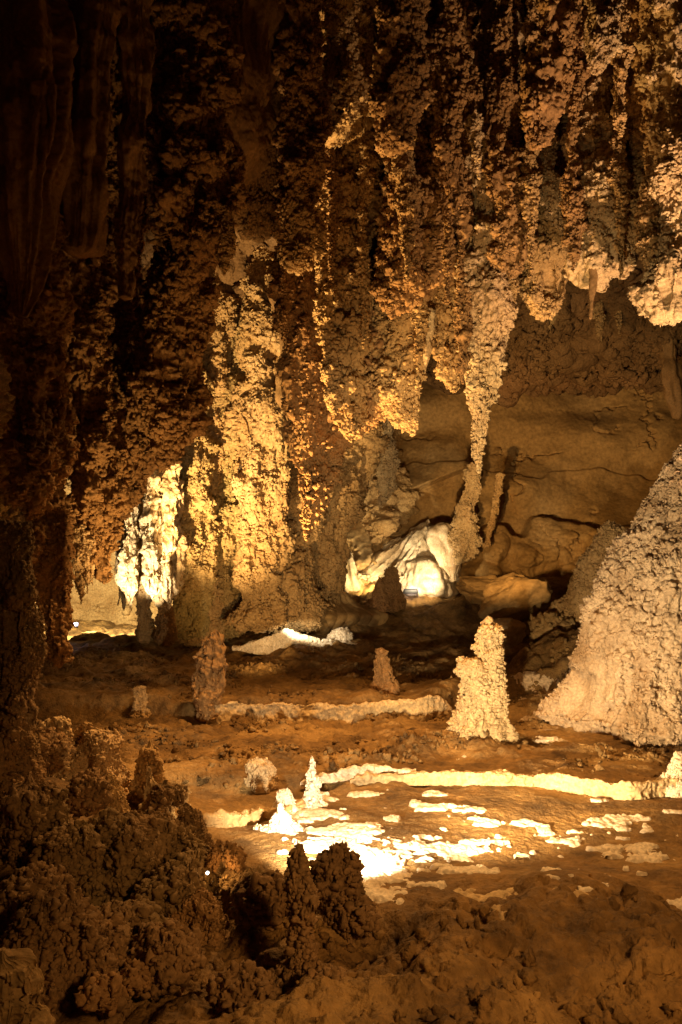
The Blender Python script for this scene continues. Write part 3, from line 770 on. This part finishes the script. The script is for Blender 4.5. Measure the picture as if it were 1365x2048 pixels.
def gz(px, py, D): return at(px, py, D)
rock('boulder', 'large pale angular slab leaning below the brown wall', M['wall'], at(1030, 1205, 18.5), 0.95, 0.7, 0.5, 3, 'boulder', 'fallen slabs at the foot of the brown wall', 1.0, 0.2, 0.06, 140, 0.38)
rock('boulder', 'flat fallen slab left of the leaning slab', M['wall'], at(985, 1185, 20.0), 0.95, 0.7, 0.34, 5, 'boulder', 'fallen slabs at the foot of the brown wall', 1.0, 0.2, 0.06, 120, -0.12)
rock('boulder', 'pale small slab right beside the tall stalagmite above the dark hole', M['wall'], at(1000, 1262, 16.5), 0.42, 0.4, 0.26, 6, 'boulder', 'fallen slabs at the foot of the brown wall', 0.9, 0.2, 0.1, 80, 0.1)
rock('boulder', 'rounded brown boulder at the right of the dark hole', M['wall'], at(1112, 1262, 16.6), 0.42, 0.5, 0.32, 8, 'boulder', 'fallen slabs at the foot of the brown wall', 0.75, 0.15, 0.3, 110)

# ------------------------------------------------------------------ rimstone dams
def dam(label, pts, h, wdt, z0, mat='flow', seed=0, top_rough=0.25):
    """low wall along plan points given as (px, py of the foot, height factor)"""
    pl = np.array([list(on(a, b, z0)[:2]) + [k] for a, b, k in pts])
    seg = np.r_[0, np.cumsum(np.linalg.norm(np.diff(pl[:, :2], axis=0), axis=1))]
    L = seg[-1]
    nu = int(L / 0.012); nu = min(nu, 700)
    t = np.linspace(0, L, nu)
    x, y, hh = (np.interp(t, seg, pl[:, i]) for i in range(3))
    ker = np.hanning(31); ker /= ker.sum()
    sm = lambda a: np.convolve(np.pad(a, 15, mode='reflect', reflect_type='odd'), ker, 'valid')
    x, y, hh = sm(x), sm(y), np.maximum(sm(hh), 0.02)
    nv = 64
    # cross-section: front foot, leaning face, rounded lip, sloping back
    cs = np.array([(-0.08, -0.3), (-0.02, 0.0), (0.03, 0.4), (0.02, 0.8), (0.05, 0.97), (0.13, 1.02), (0.5, 0.88), (0.85, 0.62), (1.0, 0.25), (1.05, -0.3)])
    ct = np.linspace(0, 1, len(cs)); cv = np.linspace(0, 1, nv) ** 0.9
    ca, cb = np.interp(cv, ct, cs[:, 0]), np.interp(cv, ct, cs[:, 1])
    wob = 0.16 * fbm(np.stack([t / 0.8, 0 * t + seed, 0 * t], -1), 2)
    hn = h * hh * (1 + top_rough * (0.8 * fbm(np.stack([t / 0.7, 0 * t + seed, 0 * t + 9], -1), 2) - 1.4 * np.clip(np.abs(vnoise(np.stack([t / 0.33, 0 * t + seed, 0 * t + 4], -1))) * -3.5 + 0.35, 0, 0.35)))
    P = np.empty((nu, nv, 3))
    P[..., 0] = x[:, None]
    P[..., 1] = (y + wob)[:, None] + ca * wdt * (0.4 + 0.6 * hh[:, None])
    P[..., 2] = z0 + cb * hn[:, None]
    n = normals(P, False)
    if n[..., 2].mean() < 0: n = -n
    flu = 0.03 * fbm(P / np.array([0.3, 0.3, 0.16]) + seed, 3)
    P = P + n * (0.022 * fbm(P / 0.10 + seed, 4, 0.62) + 0.3 * popcorn(P, 0.045, 1.0) * (0.3 + sstep(-0.1, 0.5, fbm(P / 0.4 + 3, 2))) + flu)[..., None]
    o = grid_obj('rimstone_dam', P, M[mat])
    return tag(o, label, 'rimstone dam', 'rimstone dams across the pools')

dam('long white rimstone dam curving across the pool to the right edge', [(700, 1563, 0.25), (760, 1562, 0.5), (830, 1563, 0.75), (930, 1562, 0.9), (1000, 1566, 0.9), (1080, 1580, 0.95), (1170, 1592, 1.0), (1270, 1597, 1.0), (1365, 1590, 1.0), (1460, 1580, 1.0)], 0.15, 0.26, 0.02, 'pale', 1)
dam('low broken rimstone ledge at the left end of the long white dam', [(600, 1574, 0.1), (650, 1568, 0.7), (720, 1560, 0.8), (800, 1552, 0.7), (830, 1546, 0.2)], 0.09, 0.22, 0.06, 'crust', 2, 0.5)
dam('smooth tan rimstone dam crossing the middle of the floor', [(388, 1448, 0.6), (420, 1456, 0.9), (480, 1452, 0.95), (560, 1450, 1.0), (700, 1453, 1.0), (790, 1450, 1.05), (850, 1446, 1.1), (890, 1440, 0.9), (905, 1436, 0.3)], 0.37, 0.35, 0.02, 'pale', 3, 0.12)
dam('short pale stretch of rimstone set back behind the tall stalagmite', [(866, 1424, 0.6), (890, 1426, 1.0), (930, 1424, 1.0), (1010, 1418, 0.9), (1040, 1416, 0.4)], 0.42, 0.35, 0.04, 'pale', 4, 0.12)
dam('far brightly lit rimstone lip at the foot of the columns', [(465, 1300, 0.7), (520, 1302, 1.0), (580, 1300, 1.0), (650, 1298, 0.8), (720, 1294, 0.6), (760, 1290, 0.3)], 0.26, 0.4, 0.74, 'crust', 5, 0.8)
dam('pale curved rimstone ledge left of the white stalagmite', [(395, 1656, 0.5), (430, 1652, 0.9), (480, 1648, 1.0), (540, 1638, 1.0), (580, 1628, 0.8), (610, 1622, 0.3)], 0.10, 0.3, 0.0, 'popcorn', 6, 0.4)

# ------------------------------------------------------------------ calcite crusts on the pool floor
def crust(label, px, py, rx, ry, seed, thr=0.1, h=0.05, mat='crust', rot=0.0):
    """irregular raised raft of calcite; rx, ry are its size in photograph pixels"""
    c = on_floor(px, py)
    D, zf = c[1], c[2]
    sx = rx * D / F
    e0, e1 = on(px, py - ry, zf)[1], on(px, py + ry, zf)[1]
    sy = abs(e0 - e1) / 2
    nx = int(np.clip(2 * rx / 1.5, 24, 420)); ny = int(np.clip(2 * sy / (1.5 * D / F) * 0.7, 24, 420))
    X, Y = np.meshgrid(np.linspace(-1.25, 1.25, nx), np.linspace(-1.25, 1.25, ny))
    wx, wy = c[0] + X * sx + rot * Y * sy, (e0 + e1) / 2 + Y * sy
    P = np.stack([wx, wy, 0 * wx], -1)
    r = np.sqrt(X ** 2 + Y ** 2)
    m = (1.0 - r) * 1.0 + 0.72 * fbm(P * np.array([0.8, 1.25, 1]) / 0.2 + seed * 3.7, 4, 0.55) + 0.12 * fbm(P / 0.05 + seed, 2) - thr - 0.12
    top = sstep(0.0, 0.30, m)
    k = knobs(P + seed, 0.07); k2 = knobs(P + seed + 3, 0.032)
    z = floor_z(wx, wy) + 0.013 - 0.03 * (1 - top) + top * (0.12 * h * (0.4 + 0.6 * sstep(0, 1.0, m)) + 0.011 * k + 0.006 * k2 + 0.009 * fbm(P / 0.09, 3))
    P[..., 2] = z
    keep = m > -0.12
    keep[:1] = keep[-1:] = False; keep[:, :1] = keep[:, -1:] = False
    if keep.sum() < 12: return
    o = grid_obj('calcite_crust', P, M[mat], keep=keep)
    tag(o, label, 'calcite crust', 'white calcite crusts on the pool floor')

CR = [
    ('largest glaring white crust in front of the dark twin stalagmites', 745, 1752, 105, 66, -0.1, 0.06),
    ('flat crust tongue at the left foot of the great cone', 1150, 1412, 95, 22, -0.1, 0.05),
    ('crust slab beside the left twin stalagmite', 640, 1690, 70, 22, 0.0, 0.05),
    ('white crust shelf between the white stalagmite and the glaring crust', 690, 1665, 100, 30, 0.22, 0.05),
    ('flat crust apron around the foot of the white stalagmite', 640, 1628, 75, 16, 0.0, 0.04),
    ('long white crust streak slanting down right of the glaring crust', 885, 1700, 125, 26, 0.28, 0.05),
    ('broken lower end of the long slanting white crust streak', 950, 1745, 75, 18, 0.32, 0.05),
    ('thin curved crust streak above the slanting streak', 860, 1615, 105, 10, 0.28, 0.04),
    ('bright knobby crust island at the end of the curved streak', 955, 1640, 58, 17, 0.25, 0.06),
    ('small white crust block right of the curved streak', 985, 1685, 32, 9, 0.0, 0.07),
    ('narrow crust sliver just below the long rimstone dam', 735, 1588, 45, 7, 0.1, 0.04),
    ('small crust fleck beside the narrow sliver', 870, 1588, 30, 6, 0.1, 0.05),
    ('bright crust cluster nearest the right middle of the pool', 1165, 1690, 75, 22, 0.1, 0.07),
    ('speckled crust trail running up right from the bright cluster', 1230, 1645, 75, 13, 0.2, 0.06),
    ('pale knobby crust ridge right of the bright cluster', 1270, 1712, 85, 17, 0.12, 0.06),
    ('small crust specks at the right edge below the dam', 1340, 1625, 45, 9, 0.3, 0.05),
    ('pale broken crust at the right edge of the pool', 1310, 1670, 35, 10, 0.2, 0.05),
    ('dim tan crust bank sloping toward the near mud', 985, 1790, 85, 26, 0.2, 0.06),
    ('dim crust tongue reaching into the near mud', 1030, 1830, 35, 30, 0.1, 0.06),
    ('low crust strip below the bright cluster', 1120, 1742, 70, 9, 0.25, 0.05),
    ('tiny single crust knob in the middle of the dark pool', 1088, 1662, 12, 6, -0.3, 0.07),
    ('tiny crust knob left of the low strip', 1040, 1712, 14, 6, -0.3, 0.06),
    ('crust fringe at the lower edge of the glaring crust', 870, 1765, 40, 14, 0.25, 0.05),
    ('pale crust heap at the right edge of the near mud', 1350, 1810, 30, 16, 0.0, 0.08),
    ('little crust flakes in front of the tall lit stalagmite', 1100, 1478, 28, 5, 0.2, 0.05),
    ('thin crust flakes left of the long dam beneath the tall stalagmite', 945, 1520, 40, 6, 0.15, 0.05),
    ('crust flake right below the round knob stalagmite', 660, 1600, 40, 8, 0.2, 0.04),
    ('dim knobby crust beside the small dark hollow of the near mud', 1160, 1790, 70, 14, 0.3, 0.06),
    ('dim crust lump at the left rim of the small dark hollow', 1100, 1815, 50, 14, 0.2, 0.06),
]
for k, (lb, a, b, rx, ry, th, h) in enumerate(CR):
    crust(lb, a, b, rx, ry, k + 1, th, h, 'pale' if 'dim' in lb else 'cone' if 'tongue' in lb else 'crust', rot=-0.5 if 'slant' in lb or 'island' in lb else 0)

rf = np.random.RandomState(21)
for k in range(26):
    a_, b_ = 700 + rf.rand() * 640, 1590 + rf.rand() ** 0.8 * 200
    if b_ < 1600 and a_ > 900: b_ += 25
    n0 = len(C.objects)
    crust('tiny white crust fleck scattered on the brown pool floor', a_, b_, 9 + 22 * rf.rand() ** 2, 3 + 4 * rf.rand(), 60 + k, -0.15, 0.05)

# ------------------------------------------------------------------ dark foreground at left
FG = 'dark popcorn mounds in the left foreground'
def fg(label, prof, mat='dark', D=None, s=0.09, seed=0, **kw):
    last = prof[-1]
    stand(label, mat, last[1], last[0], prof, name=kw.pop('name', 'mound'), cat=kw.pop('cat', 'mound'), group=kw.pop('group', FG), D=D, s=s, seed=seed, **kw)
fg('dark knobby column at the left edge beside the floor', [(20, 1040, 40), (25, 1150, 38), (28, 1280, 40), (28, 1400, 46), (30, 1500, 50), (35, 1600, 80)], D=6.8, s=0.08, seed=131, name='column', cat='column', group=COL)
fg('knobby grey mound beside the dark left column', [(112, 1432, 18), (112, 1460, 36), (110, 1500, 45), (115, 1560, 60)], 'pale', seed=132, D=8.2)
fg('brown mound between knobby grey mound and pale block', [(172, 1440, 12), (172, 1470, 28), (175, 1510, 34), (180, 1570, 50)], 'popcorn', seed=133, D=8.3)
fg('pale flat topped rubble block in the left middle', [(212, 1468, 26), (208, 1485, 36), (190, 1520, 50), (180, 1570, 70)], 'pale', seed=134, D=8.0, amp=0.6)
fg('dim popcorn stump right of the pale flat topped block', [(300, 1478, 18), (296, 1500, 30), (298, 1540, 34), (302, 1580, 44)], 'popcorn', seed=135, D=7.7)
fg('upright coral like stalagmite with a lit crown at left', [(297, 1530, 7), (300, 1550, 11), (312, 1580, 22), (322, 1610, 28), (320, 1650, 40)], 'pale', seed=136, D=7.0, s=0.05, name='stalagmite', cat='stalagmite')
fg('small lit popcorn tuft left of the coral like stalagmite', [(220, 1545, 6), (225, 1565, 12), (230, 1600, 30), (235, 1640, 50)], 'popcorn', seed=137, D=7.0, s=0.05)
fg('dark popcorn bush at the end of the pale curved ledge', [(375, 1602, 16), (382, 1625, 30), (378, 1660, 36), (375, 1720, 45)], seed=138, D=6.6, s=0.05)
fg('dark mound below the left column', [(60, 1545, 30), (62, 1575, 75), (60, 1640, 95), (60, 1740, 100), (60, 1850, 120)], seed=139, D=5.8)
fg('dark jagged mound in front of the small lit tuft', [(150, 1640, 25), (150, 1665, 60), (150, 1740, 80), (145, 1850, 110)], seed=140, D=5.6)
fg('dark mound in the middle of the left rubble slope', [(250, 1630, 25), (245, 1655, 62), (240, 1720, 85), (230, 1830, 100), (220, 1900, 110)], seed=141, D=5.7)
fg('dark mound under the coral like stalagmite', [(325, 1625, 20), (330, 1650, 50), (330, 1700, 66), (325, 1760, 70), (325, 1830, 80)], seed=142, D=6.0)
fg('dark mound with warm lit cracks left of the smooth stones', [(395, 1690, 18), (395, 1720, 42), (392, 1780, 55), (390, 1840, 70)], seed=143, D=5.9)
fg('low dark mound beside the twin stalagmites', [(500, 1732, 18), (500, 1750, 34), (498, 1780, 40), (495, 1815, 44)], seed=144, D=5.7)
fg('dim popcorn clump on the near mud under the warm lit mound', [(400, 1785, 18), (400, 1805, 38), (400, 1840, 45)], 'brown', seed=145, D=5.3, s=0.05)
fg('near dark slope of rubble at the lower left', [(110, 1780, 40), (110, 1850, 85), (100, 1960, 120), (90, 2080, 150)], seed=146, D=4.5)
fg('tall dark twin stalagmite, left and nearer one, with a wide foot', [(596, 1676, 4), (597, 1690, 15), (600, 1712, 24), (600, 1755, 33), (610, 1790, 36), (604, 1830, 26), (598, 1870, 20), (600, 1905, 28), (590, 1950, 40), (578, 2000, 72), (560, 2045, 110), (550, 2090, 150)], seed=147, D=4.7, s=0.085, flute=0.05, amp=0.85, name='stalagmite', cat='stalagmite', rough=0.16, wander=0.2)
fg('broad dark twin stalagmite, right one, against the glaring crust', [(686, 1676, 4), (684, 1690, 16), (678, 1715, 29), (674, 1745, 37), (684, 1780, 42), (698, 1815, 42), (700, 1840, 38), (696, 1862, 32)], seed=148, D=5.2, s=0.085, flute=0.05, amp=0.85, name='stalagmite', cat='stalagmite', rough=0.16, wander=0.2)
fg('smooth cream ledge in the bottom left corner', [(10, 1895, 30), (20, 1915, 55), (25, 1960, 58), (20, 2010, 62), (0, 2080, 100)], 'popcorn', seed=149, D=3.7, s=0.25, amp=0.3, dens=0, squash=2.2, name='ledge', cat='ledge', group=None)

rock('stone', 'rounded dark boulder lying on the near mud at left', M['dark'], at(345, 1905, 4.6) + np.array((0, 0, -0.02)), 0.16, 0.15, 0.12, 11, 'rock', 'stones in the left foreground', 0.3, 0.05, 0.6, 120)
rock('stone', 'small smooth stone left of a pair on the near mud', M['brown'], at(272, 1918, 4.6), 0.06, 0.06, 0.035, 12, 'rock', 'stones in the left foreground', 0.2, 0.05, 0.05, 50)
rock('stone', 'small smooth stone right of a pair on the near mud', M['brown'], at(303, 1918, 4.6), 0.045, 0.05, 0.035, 13, 'rock', 'stones in the left foreground', 0.2, 0.05, 0.05, 50)
rock('stone', 'smooth upright slab rim lit from behind beside the warm lamp', M['brown'], at(466, 1716, 5.75), 0.06, 0.05, 0.10, 14, 'rock', 'stones in the left foreground', 0.7, 0.03, 0.6, 90, 0.5)
rock('stone', 'smooth leaning slab left of the rim lit upright slab', M['brown'], at(430, 1716, 5.8), 0.045, 0.05, 0.10, 15, 'rock', 'stones in the left foreground', 0.7, 0.03, 0.6, 90, -0.25)
rock('stone', 'small rough stone between the boulder and the lower left slope', M['brown'], at(270, 1955, 4.4), 0.07, 0.07, 0.045, 16, 'rock', 'stones in the left foreground', 0.5, 0.05, 0.3, 60)
rock('stone', 'flat rough stone near the bottom of the lower left slope', M['brown'], at(205, 1985, 4.2), 0.09, 0.08, 0.06, 17, 'rock', 'stones in the left foreground', 0.5, 0.05, 0.4, 60)

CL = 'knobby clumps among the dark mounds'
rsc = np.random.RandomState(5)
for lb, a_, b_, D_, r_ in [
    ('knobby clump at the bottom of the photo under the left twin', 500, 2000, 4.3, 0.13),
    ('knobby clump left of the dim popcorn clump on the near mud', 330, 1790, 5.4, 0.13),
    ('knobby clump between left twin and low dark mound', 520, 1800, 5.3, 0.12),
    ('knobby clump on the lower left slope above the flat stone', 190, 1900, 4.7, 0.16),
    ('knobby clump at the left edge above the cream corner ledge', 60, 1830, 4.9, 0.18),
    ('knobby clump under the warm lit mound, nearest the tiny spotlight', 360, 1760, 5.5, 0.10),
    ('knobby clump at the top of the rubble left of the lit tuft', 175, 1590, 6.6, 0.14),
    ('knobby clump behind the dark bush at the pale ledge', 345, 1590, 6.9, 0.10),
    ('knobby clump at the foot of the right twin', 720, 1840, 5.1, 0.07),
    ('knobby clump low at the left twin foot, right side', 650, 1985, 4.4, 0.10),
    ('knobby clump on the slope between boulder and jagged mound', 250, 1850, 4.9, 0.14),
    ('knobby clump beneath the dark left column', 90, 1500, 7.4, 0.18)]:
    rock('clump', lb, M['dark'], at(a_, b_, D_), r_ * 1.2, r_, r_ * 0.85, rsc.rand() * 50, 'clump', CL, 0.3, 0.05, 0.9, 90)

# ------------------------------------------------------------------ floodlights
def box_verts(c, sx, sy, sz):
    v = np.array([(x, y, z) for x in (-1, 1) for y in (-1, 1) for z in (-1, 1)], float) * (sx / 2, sy / 2, sz / 2) + np.array(c)
    f = [(0, 1, 3, 2), (4, 6, 7, 5), (0, 4, 5, 1), (2, 3, 7, 6), (0, 2, 6, 4), (1, 5, 7, 3)]
    return v, np.array(f)

def floodlight(label, p, rz, size):
    e = bpy.data.objects.new('floodlight', None); C.objects.link(e)
    e.location = [float(v) for v in p]; e.rotation_euler = (0, 0, rz)
    tag(e, label, 'floodlight', 'small floodlights on the cave floor')
    def part(name, c, s, mat, bev=0.15):
        v, f = box_verts((0, 0, 0), *[q * size for q in s])
        o = link_mesh(name, v, f, mat, e, smooth=False)
        o.location = [q * size for q in c]
        b = o.modifiers.new('bevel', 'BEVEL'); b.width = min(s) * size * bev; b.segments = 2
        return o
    part('housing', (0, 0, 0.30), (1.0, 0.42, 0.34), M['black'])
    part('hood', (0, 0.26, 0.485), (1.04, 0.30, 0.03), M['black'])
    part('lens', (0, 0.225, 0.30), (0.86, 0.03, 0.24), M['lens'])
    part('bracket', (-0.54, 0, 0.18), (0.04, 0.16, 0.40), M['black'])
    part('bracket', (0.54, 0, 0.18), (0.04, 0.16, 0.40), M['black'])
    part('base_plate', (0, 0, 0.0), (0.7, 0.30, 0.04), M['black'])
    return e

pl6 = at(822, 1192, 22.5); pl6[2] = at(822, 1191, 22.5)[2]
floodlight('black floodlight on the shelf lighting the white flowstone dome', pl6, 0.0, 0.38)
pl4 = at(143, 1256, 19.5)
floodlight('small floodlight glowing violet white in the alcove at left', pl4, math.pi + 0.9, 0.3)

def bulb(label, p, r):
    e = bpy.data.objects.new('spotlight', None); C.objects.link(e); e.location = [float(v) for v in p]
    tag(e, label, 'spotlight')
    n = 20
    th = np.linspace(0, 2 * math.pi, n, endpoint=False)
    prof = np.array([(0.0, -0.5), (0.9, -0.5), (1.0, 0.0), (1.15, 1.3), (1.05, 1.3), (0.75, 0.3), (0.0, 0.3)]) * r
    P = np.stack([prof[:, :1] * np.cos(th), prof[:, :1] * np.sin(th), prof[:, 1:] + 0 * th], -1)
    o = link_mesh('housing', P.reshape(-1, 3), grid_faces(len(prof), n, True), M['black'], e)
    ph = np.linspace(0.01, math.pi - 0.01, 12)
    S = np.stack([np.sin(ph)[:, None] * np.cos(th), np.sin(ph)[:, None] * np.sin(th), np.cos(ph)[:, None] + 0 * th], -1) * r * 0.7
    S[..., 2] += 0.9 * r
    link_mesh('bulb', S.reshape(-1, 3), grid_faces(12, n, True), M['bulb'], e)
    e.rotation_euler = (1.2, 0, 0.3)
    return e
bulb('tiny lit spotlight glinting among the dark mounds at left', at(415, 1746, 5.35), 0.012)

# ------------------------------------------------------------------ lamps and added fill lights
def lamp(kind, p, energy, col, target=None, size=90, blend=0.6, rad=0.06):
    l = bpy.data.lights.new('lamp_or_fill_light', kind)
    l.energy = energy; l.color = col; l.shadow_soft_size = rad
    if kind == 'SPOT':
        l.spot_size = math.radians(size); l.spot_blend = blend
    o = bpy.data.objects.new('lamp_or_fill_light', l); C.objects.link(o)
    o.location = [float(v) for v in p]
    if target is not None:
        d = Vector([float(v) for v in target]) - o.location
        o.rotation_euler = d.to_track_quat('-Z', 'Y').to_euler()
    return o

WARM = (1.0, 0.60, 0.23)
YEL = (1.0, 0.67, 0.31)
WHT = (1.0, 0.84, 0.60)
PNK = (1.0, 0.63, 0.37)
ORG = (1.0, 0.53, 0.18)
# pool lamp behind the dark twin stalagmites
lamp('SPOT', (-0.16, 5.75, 0.36), 640, WHT, (0.28, 8.3, 0.2), 90, 0.5, 0.04)
# lamp in the pool lighting the tall stalagmite, the great cone and the brown wall
lamp('SPOT', (0.75, 5.7, 0.36), 2000, (1.0, 0.73, 0.40), (4.1, 13.6, 2.7), 76, 0.7, 0.05)
# extra unseen spot added to brighten the long stalactite and masses beside it
lamp('SPOT', (1.1, 8.9, 0.5), 1500, YEL, (2.05, 13.8, 5.0), 34, 0.9, 0.05)
# columns from the lower left, a narrow upright beam
o = lamp('SPOT', (-3.7, 14.3, 1.0), 5600, YEL, at(520, 820, 19.3), 70, 0.8, 0.05)
o.scale = (0.55, 1.0, 1.0)
lamp('SPOT', at(225, 1290, 16.0), 1150, WHT, at(310, 1070, 17.6), 60, 0.8, 0.05)
# extra unseen spot added to lift the dark feet of the columns
lamp('SPOT', at(520, 1345, 14.2), 420, WARM, at(510, 1130, 20.0), 62, 0.9, 0.06)
# raking light on the central hanging masses
lamp('SPOT', at(470, 1290, 14.9), 4800, WARM, at(800, 640, 14.2), 50, 0.9, 0.06)
# narrow beams on the upper clusters
lamp('SPOT', at(430, 1290, 14.4), 4200, YEL, at(690, 215, 13.3), 17, 0.9, 0.05)
lamp('SPOT', (5.2, 8.4, 1.2), 2200, PNK, at(1230, 110, 10.6), 24, 0.9, 0.06)
# added faint fill on the front of the central masses
lamp('SPOT', (0.3, 7.6, 0.4), 200, ORG, (0.3, 14.5, 6.4), 56, 1.0, 0.08)
# soft amber fill light added for the roof
lamp('SPOT', (-0.8, 9.3, 0.6), 330, ORG, (0.2, 12.6, 9.0), 78, 1.0, 0.1)
# left hanging masses from the right
lamp('SPOT', at(330, 1330, 10.6), 420, WARM, at(225, 960, 12.0), 62, 1.0, 0.08)
# far rimstone lip
o = lamp('SPOT', (-0.9, 17.6, 1.35), 130, WHT, (-0.9, 19.35, 0.88), 34, 0.6, 0.05)
o.scale = (3.0, 1.0, 1.0)
# flowstone shelf
lamp('SPOT', (2.2, 21.5, 2.32), 300, (1.0, 0.78, 0.48), at(800, 1120, 24.0), 130, 0.8, 0.05)
lamp('SPOT', at(735, 1180, 22.5), 120, (1.0, 0.74, 0.36), at(715, 1125, 24.0), 100, 0.8, 0.05)  # second spot, added to brighten the left end of the shelf
# separate unseen spot added to brighten the brown wall
lamp('SPOT', (1.9, 14.5, 2.3), 2500, WARM, at(1120, 920, 24.0), 58, 1.0, 0.08)
# alcove
lamp('SPOT', at(170, 1215, 20.2), 2000, (1.0, 0.84, 0.5), at(215, 1205, 24.5), 120, 0.6, 0.05)
# right ceiling
lamp('SPOT', (5.4, 8.6, 1.2), 2800, PNK, at(1240, 500, 12.4), 48, 0.9, 0.08)
# added overhead fill in place of bounce light on the middle floor
lamp('SPOT', (0.3, 10.8, 7.0), 3000, ORG, (-0.2, 9.8, 0.0), 96, 1.0, 0.5)
# crown of the coral like stalagmite
lamp('SPOT', at(505, 1640, 6.9), 40, YEL, at(310, 1575, 7.0), 40, 0.8, 0.03)
# little lamp among the dark mounds
lamp('POINT', at(447, 1742, 5.62), 0.9, ORG, None, 0, 0, 0.02)
# unseen dim warm fill light added beside the camera
lamp('SPOT', (2.6, 0.4, 3.0), 680, ORG, (1.2, 5.2, 0.2), 78, 1.0, 0.3)

# ------------------------------------------------------------------ world, camera, render
w = bpy.data.worlds.new('World'); bpy.context.scene.world = w
w.use_nodes = True
bg = w.node_tree.nodes['Background']
bg.inputs['Color'].default_value = (1.0, 0.55, 0.22, 1); bg.inputs['Strength'].default_value = 0.003

cam = bpy.data.cameras.new('camera')
cam.sensor_fit = 'VERTICAL'; cam.sensor_height = 36.0; cam.sensor_width = 24.0
cam.lens = F / 2048 * 36.0
cam.clip_start = 0.05; cam.clip_end = 200
co = bpy.data.objects.new('camera', cam); C.objects.link(co)
co.location = (0, 0, EYE); co.rotation_euler = (math.pi / 2 + TILT, 0, 0)
sc = bpy.context.scene
sc.camera = co
sc.view_settings.view_transform = 'Standard'; sc.view_settings.look = 'None'
sc.view_settings.exposure = 0.2; sc.view_settings.gamma = 1.0
sc.render.engine = 'CYCLES'
sc.cycles.use_denoising = True
sc.cycles.max_bounces = 6; sc.cycles.diffuse_bounces = 3
sc.cycles.sample_clamp_indirect = 4.0
